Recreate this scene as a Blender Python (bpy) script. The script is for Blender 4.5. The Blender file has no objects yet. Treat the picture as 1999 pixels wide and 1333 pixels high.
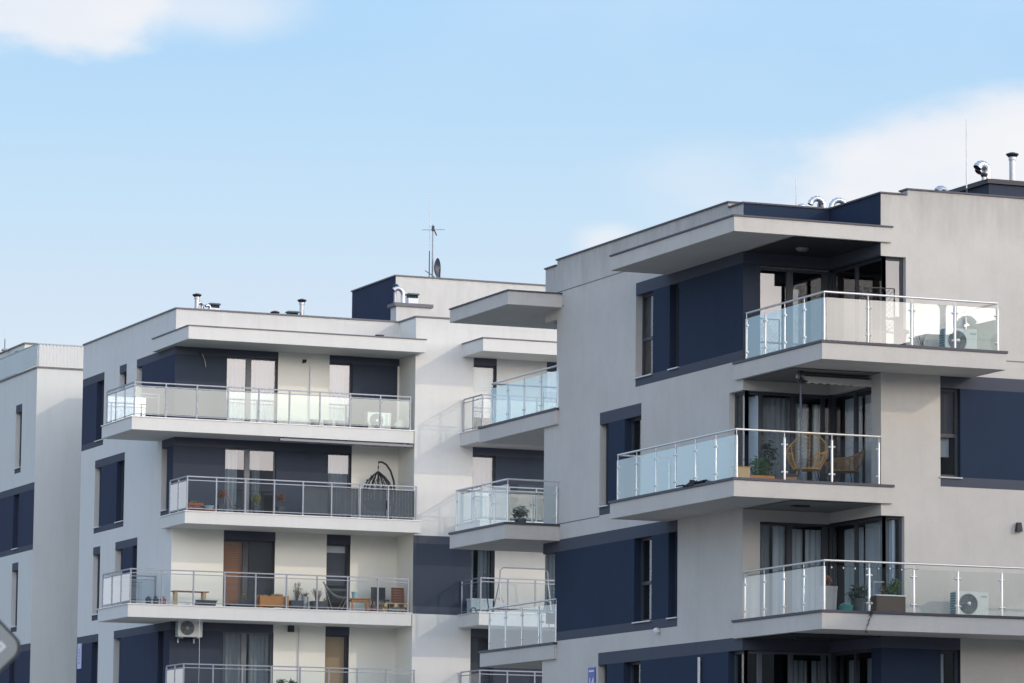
import bpy, math, random
from mathutils import Vector, Matrix
random.seed(7)
S = bpy.context.scene
COL = S.collection
R = math.radians
# ------------------------------------------------------------------ camera
cam = bpy.data.cameras.new('camera'); cam_o = bpy.data.objects.new('camera', cam); COL.objects.link(cam_o)
cam.sensor_width = 36; cam.lens = 8160.3 / 1999 * 36
cam.clip_start = 1; cam.clip_end = 6000
yaw, pit, rol = R(22.047), R(7.234), R(.565)
fw = Vector((math.sin(yaw)*math.cos(pit), math.cos(yaw)*math.cos(pit), math.sin(pit)))
r0 = Vector((math.cos(yaw), -math.sin(yaw), 0)); u0 = r0.cross(fw)
rt = r0*math.cos(rol) + u0*math.sin(rol); up = -r0*math.sin(rol) + u0*math.cos(rol)
m = Matrix((rt, up, -fw)).transposed().to_4x4(); m.translation = Vector((0, 0, 1.7))
cam_o.matrix_world = m
cam.dof.use_dof = True; cam.dof.focus_distance = 100; cam.dof.aperture_fstop = 11
S.camera = cam_o
# ------------------------------------------------------------------ light
SUN = Vector((.90, -1.0, .54)).normalized()          # towards the sun
elev = math.asin(SUN.z)
sun = bpy.data.lights.new('sun', 'SUN'); sun_o = bpy.data.objects.new('sun', sun); COL.objects.link(sun_o)
sun.energy = 2.0; sun.angle = R(.6); sun.color = (1, .84, .64)
sun_o.rotation_euler = (-SUN).to_track_quat('-Z', 'Y').to_euler(); sun_o.location = (30, -30, 60)
w = bpy.data.worlds.new('World'); S.world = w; w.use_nodes = True
NT = w.node_tree; nn = NT.nodes; nn.clear()
def N(t, **k):
    n = nn.new(t)
    for a, b in k.items(): setattr(n, a, b)
    return n
L = NT.links.new
sky = N('ShaderNodeTexSky', sky_type='NISHITA', sun_disc=False)
sky.sun_elevation = elev; sky.sun_rotation = math.atan2(SUN.x, SUN.y)
sky.air_density = 1.0; sky.dust_density = 1.2; sky.ozone_density = 1.0; sky.altitude = 100
tc = N('ShaderNodeTexCoord')
def vm(op, a, b=None, out=0):
    n = N('ShaderNodeVectorMath', operation=op)
    for i, v in enumerate((a, b)):
        if v is None: continue
        if isinstance(v, (tuple, list, Vector)): n.inputs[i].default_value = v
        else: L(v, n.inputs[i])
    return n.outputs['Value'] if op in ('DOT_PRODUCT', 'LENGTH') else n.outputs[0]
def mm(op, a, b=None, c=None, clamp=False):
    n = N('ShaderNodeMath', operation=op, use_clamp=clamp)
    for i, v in enumerate((a, b, c)):
        if v is None: continue
        if isinstance(v, (int, float)): n.inputs[i].default_value = v
        else: L(v, n.inputs[i])
    return n.outputs[0]
def mapr(v, a, b, c=0., d=1.):
    n = N('ShaderNodeMapRange', interpolation_type='SMOOTHSTEP')
    L(v, n.inputs[0])
    for i, x in enumerate((a, b, c, d)): n.inputs[i+1].default_value = x
    return n.outputs[0]
D = vm('NORMALIZE', tc.outputs['Generated'])
def noise(scale, detail=6, rough=.55, stretch=(1, 1, 2.2), off=(0, 0, 0)):
    v = vm('ADD', vm('MULTIPLY', D, stretch), off)
    n = N('ShaderNodeTexNoise'); n.inputs['Scale'].default_value = scale
    n.inputs['Detail'].default_value = detail; n.inputs['Roughness'].default_value = rough
    L(v, n.inputs['Vector']); return n.outputs['Fac']
nz1 = noise(30, 7, .55, (1, 1, 1.7)); nz2 = noise(9, 5, .5, (1, 1, 2), (3, 1, 2)); nz3 = noise(60, 5, .6)
def cloud(az, el, wa, he, lo=1.15, hi=.35, rough=.9):
    """soft cloud round a compass direction of the sky dome (degrees)"""
    a, e = R(az), R(el)
    c = Vector((math.sin(a)*math.cos(e), math.cos(a)*math.cos(e), math.sin(e)))
    e1 = Vector((math.cos(a), -math.sin(a), 0)); e2 = c.cross(e1) * -1
    if e2.z < 0: e2 = -e2
    x = mm('DIVIDE', vm('DOT_PRODUCT', D, e1), math.sin(R(wa)))
    y = mm('DIVIDE', vm('DOT_PRODUCT', D, e2), math.sin(R(he)))
    y = mm('SUBTRACT', y, math.sin(0)/1.)
    yy = mm('SUBTRACT', y, 0.)
    r = mm('SQRT', mm('ADD', mm('MULTIPLY', x, x), mm('MULTIPLY', yy, yy)))
    r = mm('ADD', r, mm('MULTIPLY', mm('SUBTRACT', nz1, .5), rough))
    r = mm('ADD', r, mm('MULTIPLY', mm('SUBTRACT', nz2, .5), rough*1.2))
    r = mm('ADD', r, mm('MULTIPLY', mm('SUBTRACT', nz3, .5), rough*.5))
    f = mapr(r, lo, hi)
    front = mapr(vm('DOT_PRODUCT', D, c), 0., .2)
    return mm('MULTIPLY', f, front)
def addmix(fac, col, base):
    n = N('ShaderNodeMix', data_type='RGBA'); L(fac, n.inputs[0])
    if isinstance(base, tuple): n.inputs[6].default_value = (*base, 1)
    else: L(base, n.inputs[6])
    if isinstance(col, tuple): n.inputs[7].default_value = (*col, 1)
    else: L(col, n.inputs[7])
    return n.outputs[2]
SKY_K = 14.95                                             # colours below are at Background strength .1
def c10(*c): return tuple(v*SKY_K for v in c)
sz = N('ShaderNodeSeparateXYZ'); L(D, sz.inputs[0]); dz = sz.outputs[2]
ramp = N('ShaderNodeValToRGB'); L(dz, ramp.inputs[0]); cr = ramp.color_ramp
GR = [(0, (.98, .98, 1.03)), (.09, (.86, .93, 1.02)), (.134, (.715, .855, 1.005)), (.158, (.625, .835, 1.03)), (.194, (.50, .765, 1.04)), (.30, (.50, .78, 1.15)), (.5, (.66, .87, 1.22)), (1, (.60, .81, 1.18))]
while len(cr.elements) < len(GR): cr.elements.new(.5)
for e_, (p_, c_) in zip(cr.elements, GR): e_.position = p_; e_.color = (*c_, 1)
hz = N('ShaderNodeVectorMath', operation='SCALE'); L(ramp.outputs[0], hz.inputs[0]); hz.inputs['Scale'].default_value = SKY_K
haze = N('ShaderNodeMix', data_type='RGBA'); haze.inputs[0].default_value = .86
L(sky.outputs[0], haze.inputs[6]); L(hz.outputs[0], haze.inputs[7]); base = haze.outputs[2]   # thin high haze over the clear sky
base = addmix(mm('MULTIPLY', mapr(nz2, .5, .8), .22), c10(.80, .90, 1.0), base)
# bright cloud bank on the sun's side of the sky
bank = mm('MULTIPLY', mapr(dz, .50, .14), mapr(vm('DOT_PRODUCT', D, (math.sin(R(150)), math.cos(R(150)), 0)), -.05, .75))
bank = mm('MULTIPLY', bank, mapr(nz2, .28, .6, .55, 1.))
BANK = (5.15, 4.82, 4.5)
base = addmix(bank, c10(*BANK), base)
ccol = addmix(mapr(nz2, .35, .65), c10(.80, .84, .93), c10(.90, .91, .93))
ccol = addmix(mapr(nz1, .40, .75, 0, .5), c10(.93, .93, .935), ccol)
CLOUDS = [(29.0, 9.25, 3.25, 1.45, 1.13, .66, .62), (26.6, 8.7, 2.3, .75, 1.3, .2, .8), (23.4, 8.62, .5, .26, 1.25, .2, .9), (24.8, 9.5, 1.5, .5, 1.3, .0, .8),
          (15.5, 11.95, 1.75, 1.0, 1.18, .68, .9), (17.6, 11.75, 1.6, .45, 1.3, .15, .9)]
CLOUDW = [.97, .70, .6, .3, .94, .6]
for c, k in zip(CLOUDS, CLOUDW):
    base = addmix(mm('MULTIPLY', cloud(*c), k), ccol, base)
bg = N('ShaderNodeBackground'); bg.inputs[1].default_value = .143; L(base, bg.inputs[0])
L(bg.outputs[0], N('ShaderNodeOutputWorld').inputs[0])
S.view_settings.view_transform = 'Standard'; S.view_settings.look = 'None'
S.view_settings.exposure = -1.08; S.view_settings.gamma = 1
# ------------------------------------------------------------------ materials
MATS = {}
def mat(name, col, rough=.7, metal=0, var=.0, vscale=2., streak=0., bump=0., bscale=40., spec=.5, tint2=None, top=None, grain=0.):
    """procedural principled material; var = blotchy value variation, streak = vertical weather marks"""
    if name in MATS: return MATS[name]
    M = bpy.data.materials.new(name); M.use_nodes = True
    t = M.node_tree; p = t.nodes['Principled BSDF']; ln = t.links.new
    p.inputs['Roughness'].default_value = rough; p.inputs['Metallic'].default_value = metal
    p.inputs['Specular IOR Level'].default_value = spec
    p.inputs['Base Color'].default_value = (*col, 1)
    g = t.nodes.new('ShaderNodeNewGeometry')
    last = None
    def nz(scale, st, det=5, rough=.6):
        mp = t.nodes.new('ShaderNodeVectorMath'); mp.operation = 'MULTIPLY'; mp.inputs[1].default_value = st
        ln(g.outputs['Position'], mp.inputs[0])
        n = t.nodes.new('ShaderNodeTexNoise'); n.inputs['Scale'].default_value = scale
        n.inputs['Detail'].default_value = det; n.inputs['Roughness'].default_value = rough
        ln(mp.outputs[0], n.inputs['Vector']); return n.outputs['Fac']
    def mix(fac, lo, hi, amount, other):
        mr = t.nodes.new('ShaderNodeMapRange'); ln(fac, mr.inputs[0])
        mr.inputs[1].default_value = lo; mr.inputs[2].default_value = hi
        mr.inputs[3].default_value = 0; mr.inputs[4].default_value = amount
        mx = t.nodes.new('ShaderNodeMix'); mx.data_type = 'RGBA'
        ln(mr.outputs[0], mx.inputs[0])
        if last is None: mx.inputs[6].default_value = (*col, 1)
        else: ln(last, mx.inputs[6])
        mx.inputs[7].default_value = (*other, 1)
        return mx.outputs[2]
    if var:
        last = mix(nz(vscale, (1, 1, 1)), .35, .75, var, tint2 or tuple(c*.55 for c in col))
        last = mix(nz(vscale*9, (1, 1, 1)), .4, .7, var*.35, tuple(min(1, c*1.25) for c in col))
    if streak:
        last = mix(nz(2.2, (1, 1, .16), 6, .65), .5, .72, streak, tuple(c*.62 for c in col))
        last = mix(nz(5.5, (1, 1, .05), 4, .6), .55, .75, streak*.7, tuple(c*.7 for c in col))
    if grain: last = mix(nz(16, (1, 1, 1), 3, .7), .42, .62, grain, tuple(c*.8 for c in col))
    if top:                                              # rain dirt running down from the roof edge between two heights
        z0_, z1_, am = top
        sp = t.nodes.new('ShaderNodeSeparateXYZ'); ln(g.outputs['Position'], sp.inputs[0])
        mr = t.nodes.new('ShaderNodeMapRange'); ln(sp.outputs[2], mr.inputs[0]); mr.inputs[1].default_value = z0_; mr.inputs[2].default_value = z1_
        m_ = t.nodes.new('ShaderNodeMath'); m_.operation = 'MULTIPLY'; ln(mr.outputs[0], m_.inputs[0]); ln(nz(3.2, (1, 1, .22), 6, .7), m_.inputs[1])
        last = mix(m_.outputs[0], .22, .62, am, tuple(c*.55 for c in col))
    if last is not None: ln(last, p.inputs['Base Color'])
    if bump:
        b = t.nodes.new('ShaderNodeBump'); b.inputs['Strength'].default_value = bump; b.inputs['Distance'].default_value = .01
        ln(nz(bscale, (1, 1, 1), 3), b.inputs['Height']); ln(b.outputs[0], p.inputs['Normal'])
    MATS[name] = M; return M
def glass(name, tint=(.93, .97, .96), f0=.05, milk=0., milkcol=(.8, .86, .86), rough=0., gcol=(1, 1, 1)):
    """clear sheet: transparent + mirror by angle, optionally a milky film"""
    if name in MATS: return MATS[name]
    M = bpy.data.materials.new(name); M.use_nodes = True
    t = M.node_tree; t.nodes.clear(); ln = t.links.new
    tr = t.nodes.new('ShaderNodeBsdfTransparent'); tr.inputs[0].default_value = (*tint, 1)
    gl = t.nodes.new('ShaderNodeBsdfGlossy'); gl.inputs['Roughness'].default_value = rough; gl.inputs[0].default_value = (*gcol, 1)
    lw = t.nodes.new('ShaderNodeLayerWeight'); lw.inputs[0].default_value = .5
    pw = t.nodes.new('ShaderNodeMath'); pw.operation = 'POWER'; pw.inputs[1].default_value = 4; ln(lw.outputs['Facing'], pw.inputs[0])
    ma = t.nodes.new('ShaderNodeMath'); ma.operation = 'MULTIPLY_ADD'; ma.inputs[1].default_value = 1-f0; ma.inputs[2].default_value = f0
    ln(pw.outputs[0], ma.inputs[0])
    gb = t.nodes.new('ShaderNodeNewGeometry'); inv = t.nodes.new('ShaderNodeMath'); inv.operation = 'SUBTRACT'; inv.inputs[0].default_value = 1; ln(gb.outputs['Backfacing'], inv.inputs[1])
    mb_ = t.nodes.new('ShaderNodeMath'); mb_.operation = 'MULTIPLY'; ln(ma.outputs[0], mb_.inputs[0]); ln(inv.outputs[0], mb_.inputs[1])   # one mirror per sheet: the face the ray meets first
    last = tr.outputs[0]
    if milk:
        df = t.nodes.new('ShaderNodeBsdfDiffuse'); df.inputs[0].default_value = (*milkcol, 1)
        tl = t.nodes.new('ShaderNodeBsdfTranslucent'); tl.inputs[0].default_value = (*milkcol, 1)
        m2 = t.nodes.new('ShaderNodeMixShader'); m2.inputs[0].default_value = .35; ln(df.outputs[0], m2.inputs[1]); ln(tl.outputs[0], m2.inputs[2])
        g = t.nodes.new('ShaderNodeNewGeometry')
        n = t.nodes.new('ShaderNodeTexNoise'); n.inputs['Scale'].default_value = .9; n.inputs['Detail'].default_value = 4
        ln(g.outputs['Position'], n.inputs['Vector'])
        mr = t.nodes.new('ShaderNodeMapRange'); ln(n.outputs['Fac'], mr.inputs[0])
        mr.inputs[1].default_value = .3; mr.inputs[2].default_value = .7; mr.inputs[3].default_value = milk*.6; mr.inputs[4].default_value = milk*1.3
        m1 = t.nodes.new('ShaderNodeMixShader'); ln(mr.outputs[0], m1.inputs[0]); ln(last, m1.inputs[1]); ln(m2.outputs[0], m1.inputs[2])
        last = m1.outputs[0]
    mx = t.nodes.new('ShaderNodeMixShader'); ln(mb_.outputs[0], mx.inputs[0]); ln(last, mx.inputs[1]); ln(gl.outputs[0], mx.inputs[2])
    ln(mx.outputs[0], t.nodes.new('ShaderNodeOutputMaterial').inputs[0])
    MATS[name] = M; return M
WHITE = mat('white_plaster', (.70, .69, .67), .9, var=.10, vscale=.5, streak=.12, bump=.25, bscale=60, spec=.1, top=(18.1, 19.5, .28), grain=.07)
GREY = mat('grey_plaster', (.612, .580, .545), .92, var=.24, vscale=.8, streak=.12, bump=.35, bscale=60, spec=.1, top=(14.9, 16.9, .6), grain=.14)
PALE = mat('pale_plaster', (.66, .66, .64), .9, var=.12, vscale=.4, streak=.14, bump=.2, spec=.1, grain=.07)
CREAM = mat('loggia_plaster', (.84, .825, .76), .9, var=.06, vscale=.8, bump=.2, spec=.1, grain=.05)
BAND = mat('slate_paint', (.094, .102, .130), .85, var=.16, vscale=.8, bump=.2, spec=.1, streak=.12, grain=.1)
NAVY = mat('navy_paint', (.028, .043, .079), .8, var=.18, vscale=.7, streak=.2, bump=.2, spec=.12, grain=.12)
SLATE = mat('slate_blue_paint', (.037, .048, .088), .8, var=.18, vscale=.7, streak=.16, bump=.2, spec=.12, grain=.12)
CHAR = mat('charcoal_paint', (.054, .066, .094), .85, var=.16, vscale=.8, streak=.14, bump=.2, spec=.1, grain=.1)
COPE = mat('dark_flashing', (.075, .075, .10), .55, metal=.15, var=.15)
COPEG = mat('grey_flashing', (.15, .15, .175), .6, metal=.2, var=.15)
COPEW = mat('white_edge_trim', (.75, .75, .76), .4, metal=.2, var=.1)
FRAME = mat('window_frame', (.055, .06, .075), .5, var=.1)
FRAMEG = mat('grey_window_frame', (.15, .16, .18), .5, var=.1)
SILL = mat('metal_sill', (.55, .56, .60), .35, metal=.5, var=.1)
STEEL = mat('brushed_steel', (.70, .69, .68), .38, metal=.75, var=.08, vscale=6)
RAILG = mat('grey_rail_paint', (.30, .32, .37), .45, metal=.4, var=.08, vscale=5)
DUCT = mat('spiral_duct_metal', (.62, .64, .68), .38, metal=1., var=.2, vscale=6)
ZINC = mat('zinc_pipe', (.52, .52, .55), .4, metal=.6, var=.12, vscale=4)
DARKM = mat('dark_metal', (.035, .035, .045), .5, metal=.3, var=.1)
ROOFM = mat('roof_felt', (.07, .07, .075), .95, var=.2)
DECK = mat('balcony_tiles', (.56, .54, .51), .8, var=.2, vscale=4)
DECKG = mat('green_balcony_mat', (.045, .06, .035), .95, var=.3, vscale=6)
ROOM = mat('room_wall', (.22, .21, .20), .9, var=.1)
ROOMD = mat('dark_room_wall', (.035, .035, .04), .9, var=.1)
CURT = mat('sheer_curtain', (.62, .68, .75), .9, var=.06)
CURTD = mat('grey_curtain', (.30, .33, .37), .9, var=.1)
BLINDW = mat('white_blind', (.78, .78, .80), .6, var=.05)
BLINDB = mat('brown_blind', (.38, .15, .06), .6, var=.25, vscale=3)
BLINDT = mat('tan_blind', (.50, .33, .17), .7, var=.1)
BLINDD = mat('charcoal_blind', (.06, .06, .08), .7, var=.1)
G_WIN = glass('window_glass', (.80, .84, .86), .085)
G_COAT = glass('coated_window_glass', (.55, .58, .60), .145, gcol=(.98, .96, 1.0))
G_CLEAR = glass('clear_rail_glass', (.955, .975, .98), .08)
G_BLUE = glass('blue_reflection_rail_glass', (.84, .93, .965), .30, gcol=(.74, .905, 1.0))  # blue put into gloss and tint to imitate a bluer mirrored sky
G_SIDE = glass('side_rail_glass', (.92, .955, .965), .21, gcol=(.88, .95, 1.0))
G_GREEN = glass('greenish_rail_glass', (.945, .972, .962), .085)
G_DUSTY = glass('front_corner_glass', (.93, .965, .955), .15)
G_MILK = glass('milky_rail_glass', (.90, .95, .94), .13, gcol=(.94, 1.0, .985))
G_FROST = glass('pale_side_glass', (.84, .88, .90), .40, gcol=(.97, .98, 1.0))
WOODO = mat('orange_stained_wood', (.42, .17, .035), .5, var=.35, vscale=5)
WOODR = mat('red_brown_wood', (.25, .075, .03), .55, var=.3, vscale=5)
WOODP = mat('pale_pine_wood', (.52, .37, .20), .6, var=.25, vscale=6)
RATTAN = mat('natural_rattan', (.52, .30, .11), .55, var=.25, vscale=14)
RATTAND = mat('brown_rattan', (.30, .17, .075), .6, var=.25, vscale=14)
BLACKW = mat('black_wicker', (.018, .018, .024), .6, var=.1)
PLAST = mat('dark_plastic_pot', (.035, .045, .055), .45, var=.1)
POTG = mat('grey_planter', (.30, .29, .30), .7, var=.1)
POTB = mat('brown_planter', (.085, .055, .045), .6, var=.15)
TERRA = mat('red_pot', (.30, .055, .04), .6, var=.2)
TEAL = mat('teal_plastic', (.02, .20, .19), .45, var=.1)
BLUEP = mat('light_blue_plastic', (.36, .56, .64), .4, var=.05)
ACW = mat('ac_casing', (.72, .72, .70), .45, var=.06)
ACG = mat('ac_grille', (.09, .10, .10), .5, var=.1)
ACT = mat('ac_side_fins', (.10, .22, .25), .4, metal=.3, var=.1)
FABK = mat('black_cloth', (.02, .017, .025), .9, var=.2)
FABG = mat('grey_canvas', (.36, .33, .30), .9, var=.15, vscale=5)
AWN = mat('cream_awning_cloth', (.62, .60, .55), .85, var=.08)
SCREEN = mat('dark_reed_screen', (.11, .115, .13), .85, var=.35, vscale=2, streak=.3)
LEAFG = mat('green_leaf', (.055, .11, .03), .6, var=.4, vscale=9)
LEAFD = mat('dark_leaf', (.02, .035, .02), .6, var=.4, vscale=9)
LEAFY = mat('yellow_green_leaf', (.20, .19, .03), .6, var=.4, vscale=9, tint2=(.09, .10, .02))
LEAFR = mat('rust_leaf', (.22, .075, .035), .65, var=.5, vscale=9, tint2=(.10, .09, .03))
LEAFX = mat('dry_leaf', (.24, .17, .10), .8, var=.5, vscale=9)
STEM = mat('woody_stem', (.09, .06, .04), .8, var=.3)
SIGNG = mat('grey_sign_back', (.32, .345, .35), .45, metal=.4, var=.12, vscale=3)
SIGND = mat('sign_rim', (.06, .065, .08), .5, metal=.3, var=.1)
STICK = mat('white_sticker', (.78, .76, .80), .5, var=.06, vscale=20)
INK = mat('grey_ink', (.42, .43, .47), .6, var=.1)
BLUES = mat('blue_enamel', (.08, .11, .38), .4, var=.08)
LAV = mat('pale_blue_plate', (.48, .52, .74), .45, var=.1, vscale=8)
WHT = mat('white_enamel', (.78, .80, .86), .4, var=.05)
BULB = mat('white_bulb', (.8, .8, .8), .3, var=.05)
GROUND = mat('concrete_paving', (.255, .232, .195), .95, var=.3, vscale=.3)
ASPH = mat('asphalt', (.05, .05, .052), .9, var=.3, vscale=1)
# ------------------------------------------------------------------ mesh helpers
class MB:
    def __init__(s): s.v = []; s.f = []; s.mi = []; s.mats = []
    def mid(s, M):
        if M not in s.mats: s.mats.append(M)
        return s.mats.index(M)
    def face(s, pts, M=None, flip=False):
        i = len(s.v); s.v += [tuple(p) for p in pts]
        s.f.append(tuple(range(i, i+len(pts)))[::-1] if flip else tuple(range(i, i+len(pts)))); s.mi.append(s.mid(M) if M else 0)
        return s
    def box(s, x0, x1, y0, y1, z0, z1, M=None):
        i = len(s.v)
        s.v += [(x, y, z) for z in (z0, z1) for y in (y0, y1) for x in (x0, x1)]
        k = s.mid(M) if M else 0
        for f in ((0, 2, 3, 1), (4, 5, 7, 6), (0, 1, 5, 4), (2, 6, 7, 3), (0, 4, 6, 2), (1, 3, 7, 5)):
            s.f.append(tuple(i+a for a in f)); s.mi.append(k)
        return s
    def tube(s, pts, r, n=8, M=None, closed=False, caps=True):
        pts = [Vector(p) for p in pts]; k = s.mid(M) if M else 0
        rr = r if isinstance(r, (list, tuple)) else [r]*len(pts)
        i0 = len(s.v); m = len(pts); prev = None
        for j, p in enumerate(pts):
            if closed: t = pts[(j+1) % m] - pts[j-1]
            else: t = pts[min(j+1, m-1)] - pts[max(j-1, 0)]
            t.normalize()
            if prev is None:
                a = Vector((0, 0, 1)) if abs(t.z) < .9 else Vector((1, 0, 0))
                u = t.cross(a).normalized()
            else:
                u = prev - t*prev.dot(t)
                u = u.normalized() if u.length > 1e-6 else t.orthogonal().normalized()
            prev = u; v = t.cross(u)
            for q in range(n):
                a = 2*math.pi*q/n
                s.v.append(tuple(p + (u*math.cos(a) + v*math.sin(a))*rr[j]))
        for j in range(m if closed else m-1):
            for q in range(n):
                a = i0 + j*n + q; b = i0 + j*n + (q+1) % n
                c = i0 + ((j+1) % m)*n + (q+1) % n; d = i0 + ((j+1) % m)*n + q
                s.f.append((a, b, c, d)); s.mi.append(k)
        if caps and not closed:
            s.f.append(tuple(i0+q for q in range(n))[::-1]); s.mi.append(k)
            s.f.append(tuple(i0+(m-1)*n+q for q in range(n))); s.mi.append(k)
        return s
    def lathe(s, prof, c=(0, 0, 0), n=16, M=None, squash=(1, 1)):
        k = s.mid(M) if M else 0; i0 = len(s.v); m = len(prof)
        for r, z in prof:
            for q in range(n):
                a = 2*math.pi*q/n
                s.v.append((c[0]+r*math.cos(a)*squash[0], c[1]+r*math.sin(a)*squash[1], c[2]+z))
        for j in range(m-1):
            for q in range(n):
                s.f.append((i0+j*n+q, i0+j*n+(q+1) % n, i0+(j+1)*n+(q+1) % n, i0+(j+1)*n+q)); s.mi.append(k)
        s.f.append(tuple(i0+q for q in range(n))[::-1]); s.mi.append(k)
        s.f.append(tuple(i0+(m-1)*n+q for q in range(n))); s.mi.append(k)
        return s
    def frustum(s, x, y, z0, z1, a0, b0, a1, b1, M=None):
        i = len(s.v); k = s.mid(M) if M else 0
        for z, a, b in ((z0, a0, b0), (z1, a1, b1)):
            s.v += [(x-a, y-b, z), (x+a, y-b, z), (x-a, y+b, z), (x+a, y+b, z)]
        for f in ((0, 2, 3, 1), (4, 5, 7, 6), (0, 1, 5, 4), (2, 6, 7, 3), (0, 4, 6, 2), (1, 3, 7, 5)):
            s.f.append(tuple(i+a for a in f)); s.mi.append(k)
        return s
    def leaves(s, c, rad, n, size, M=None, shell=.35, rnd=random):
        for _ in range(n):
            d = Vector((rnd.gauss(0, 1), rnd.gauss(0, 1), rnd.gauss(0, 1))).normalized()
            rr = (shell + (1-shell)*rnd.random())*(.8+.35*rnd.random())
            p = Vector((c[0]+d.x*rad[0]*rr, c[1]+d.y*rad[1]*rr, c[2]+d.z*rad[2]*rr))
            a = Vector((rnd.gauss(0, 1), rnd.gauss(0, 1), rnd.gauss(0, 1))).normalized()
            b = a.orthogonal().normalized(); sz = size*(.6+.8*rnd.random())
            s.face([p-a*sz, p-b*sz*.45, p+a*sz, p+b*sz*.45], M)
        return s
    def build(s, name, M, parent=None, bevel=0, smooth=False, solid=0):
        me = bpy.data.meshes.new(name)
        me.from_pydata(s.v, [], s.f)
        if s.mats:
            for q in s.mats: me.materials.append(q)
            me.polygons.foreach_set('material_index', s.mi)
        else: me.materials.append(M)
        if smooth:
            me.polygons.foreach_set('use_smooth', [True]*len(me.polygons))
            try: me.set_sharp_from_angle(angle=R(40))
            except Exception: pass
        me.update()
        o = bpy.data.objects.new(name, me); COL.objects.link(o)
        if parent is not None: o.parent = parent
        if bevel:
            b = o.modifiers.new('bevel', 'BEVEL'); b.width = bevel; b.segments = 2; b.limit_method = 'ANGLE'
        if solid:
            b = o.modifiers.new('solid', 'SOLIDIFY'); b.thickness = solid
        return o
def thing(name, label, cat, loc=(0, 0, 0), rz=0, group=None):
    o = bpy.data.objects.new(name, None); COL.objects.link(o); o.empty_display_size = .2
    o.location = loc; o.rotation_euler = (0, 0, rz)
    o['label'] = label; o['category'] = cat
    if group: o['group'] = group
    return o
def tag(o, label, cat, group=None):
    o['label'] = label; o['category'] = cat
    if group: o['group'] = group
    return o
def copy_tree(o, loc, rz, label, parent=None):
    c = o.copy(); COL.objects.link(c)
    if parent is None: c.location = loc; c.rotation_euler = (0, 0, rz); c['label'] = label
    else: c.parent = parent
    for ch in o.children: copy_tree(ch, None, None, None, c)
    return c
# ------------------------------------------------------------------ building helpers
class Bld:
    def __init__(s, root): s.root = root; s.off = root.location.copy()
    def put(s, mb, name, M, parent=None, **k):
        o = s.root; off = s.off
        mb.v = [(a-off.x, b-off.y, c-off.z) for a, b, c in mb.v]
        return mb.build(name, M, parent or s.root, **k)
def P3(plane, pos, a, z, d=0):
    return (a, pos+d, z) if plane == 'F' else (pos+d, a, z)
def wall(B, plane, pos, a0, a1, z0, z1, base, opens=(), paints=(), name='wall', jamb=None):
    """facade sheet with true openings; F faces -Y, S faces -X; paints = (a0,a1,z0,z1,material)"""
    full = sorted(o for o in opens if o[0] <= a0+1e-6 and o[1] >= a1-1e-6 and o[2] > z0+1e-6)
    if full:                                              # an opening right across: one wall piece below it, one above
        o = full[0]; q = lambda p: [P3(plane, pos, *r) for r in p]; fl = plane == 'S'
        lo = [p for p in opens if p[3] <= o[2]+1e-6]; hi = [p for p in opens if p[2] >= o[3]-1e-6]
        wall(B, plane, pos, a0, a1, z0, o[2], base, lo, paints, name, None)
        tp = base
        for p in paints:
            if p[2] < o[3]+.02 < p[3]: tp = p[4]
        k = MB(); k.face(q(((a0, o[2], 0), (a1, o[2], 0), (a1, o[2], o[4]), (a0, o[2], o[4]))), None, not fl); B.put(k, 'sill', SILL)
        return wall(B, plane, pos, a0, a1, o[3], z1, base, hi, paints, name, (o, tp))
    mb = MB(); xs = {a0, a1}; zs = {z0, z1}
    if jamb:
        o, tp = jamb; mb.face([P3(plane, pos, *r) for r in ((a0, o[3], o[4]), (a1, o[3], o[4]), (a1, o[3], 0), (a0, o[3], 0))], tp, plane != 'S')
    for o in opens: xs |= {o[0], o[1]}; zs |= {o[2], o[3]}
    for p in paints: xs |= {p[0], p[1]}; zs |= {p[2], p[3]}
    xs = sorted(x for x in xs if a0-1e-6 <= x <= a1+1e-6); zs = sorted(z for z in zs if z0-1e-6 <= z <= z1+1e-6)
    fl = plane == 'S'
    def paint(x, z):
        M = base
        for p in paints:
            if p[0] < x < p[1] and p[2] < z < p[3]: M = p[4]
        return M
    for i in range(len(xs)-1):
        for j in range(len(zs)-1):
            x, z = (xs[i]+xs[i+1])/2, (zs[j]+zs[j+1])/2
            if any(o[0] < x < o[1] and o[2] < z < o[3] for o in opens): continue
            mb.face([P3(plane, pos, *q) for q in ((xs[i], zs[j]), (xs[i+1], zs[j]), (xs[i+1], zs[j+1]), (xs[i], zs[j+1]))], paint(x, z), fl)
    for o in opens:
        A0, A1, Z0, Z1, d = o[:5]; jm = o[5] if len(o) > 5 else base
        e = 1e-3
        def q(p): return [P3(plane, pos, *r) for r in p]
        if A0 > a0+e: mb.face(q(((A0, Z0, 0), (A0, Z0, d), (A0, Z1, d), (A0, Z1, 0))), jm if not isinstance(jm, tuple) else jm[0], fl)
        if A1 < a1-e: mb.face(q(((A1, Z0, d), (A1, Z0, 0), (A1, Z1, 0), (A1, Z1, d))), jm if not isinstance(jm, tuple) else jm[1], fl)
        top = BAND if paint((A0+A1)/2, Z1+.02) is BAND else base
        mb.face(q(((A0, Z1, d), (A1, Z1, d), (A1, Z1, 0), (A0, Z1, 0))), top, not fl)
        mb.face(q(((A0, Z0, 0), (A1, Z0, 0), (A1, Z0, d), (A0, Z0, d))), SILL, not fl)
    return B.put(mb, name, base)
def pbox(mb, plane, pos, a0, a1, z0, z1, d0, d1, M=None):
    if plane == 'F': mb.box(a0, a1, pos+d0, pos+d1, z0, z1, M)
    else: mb.box(pos+d0, pos+d1, a0, a1, z0, z1, M)
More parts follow.
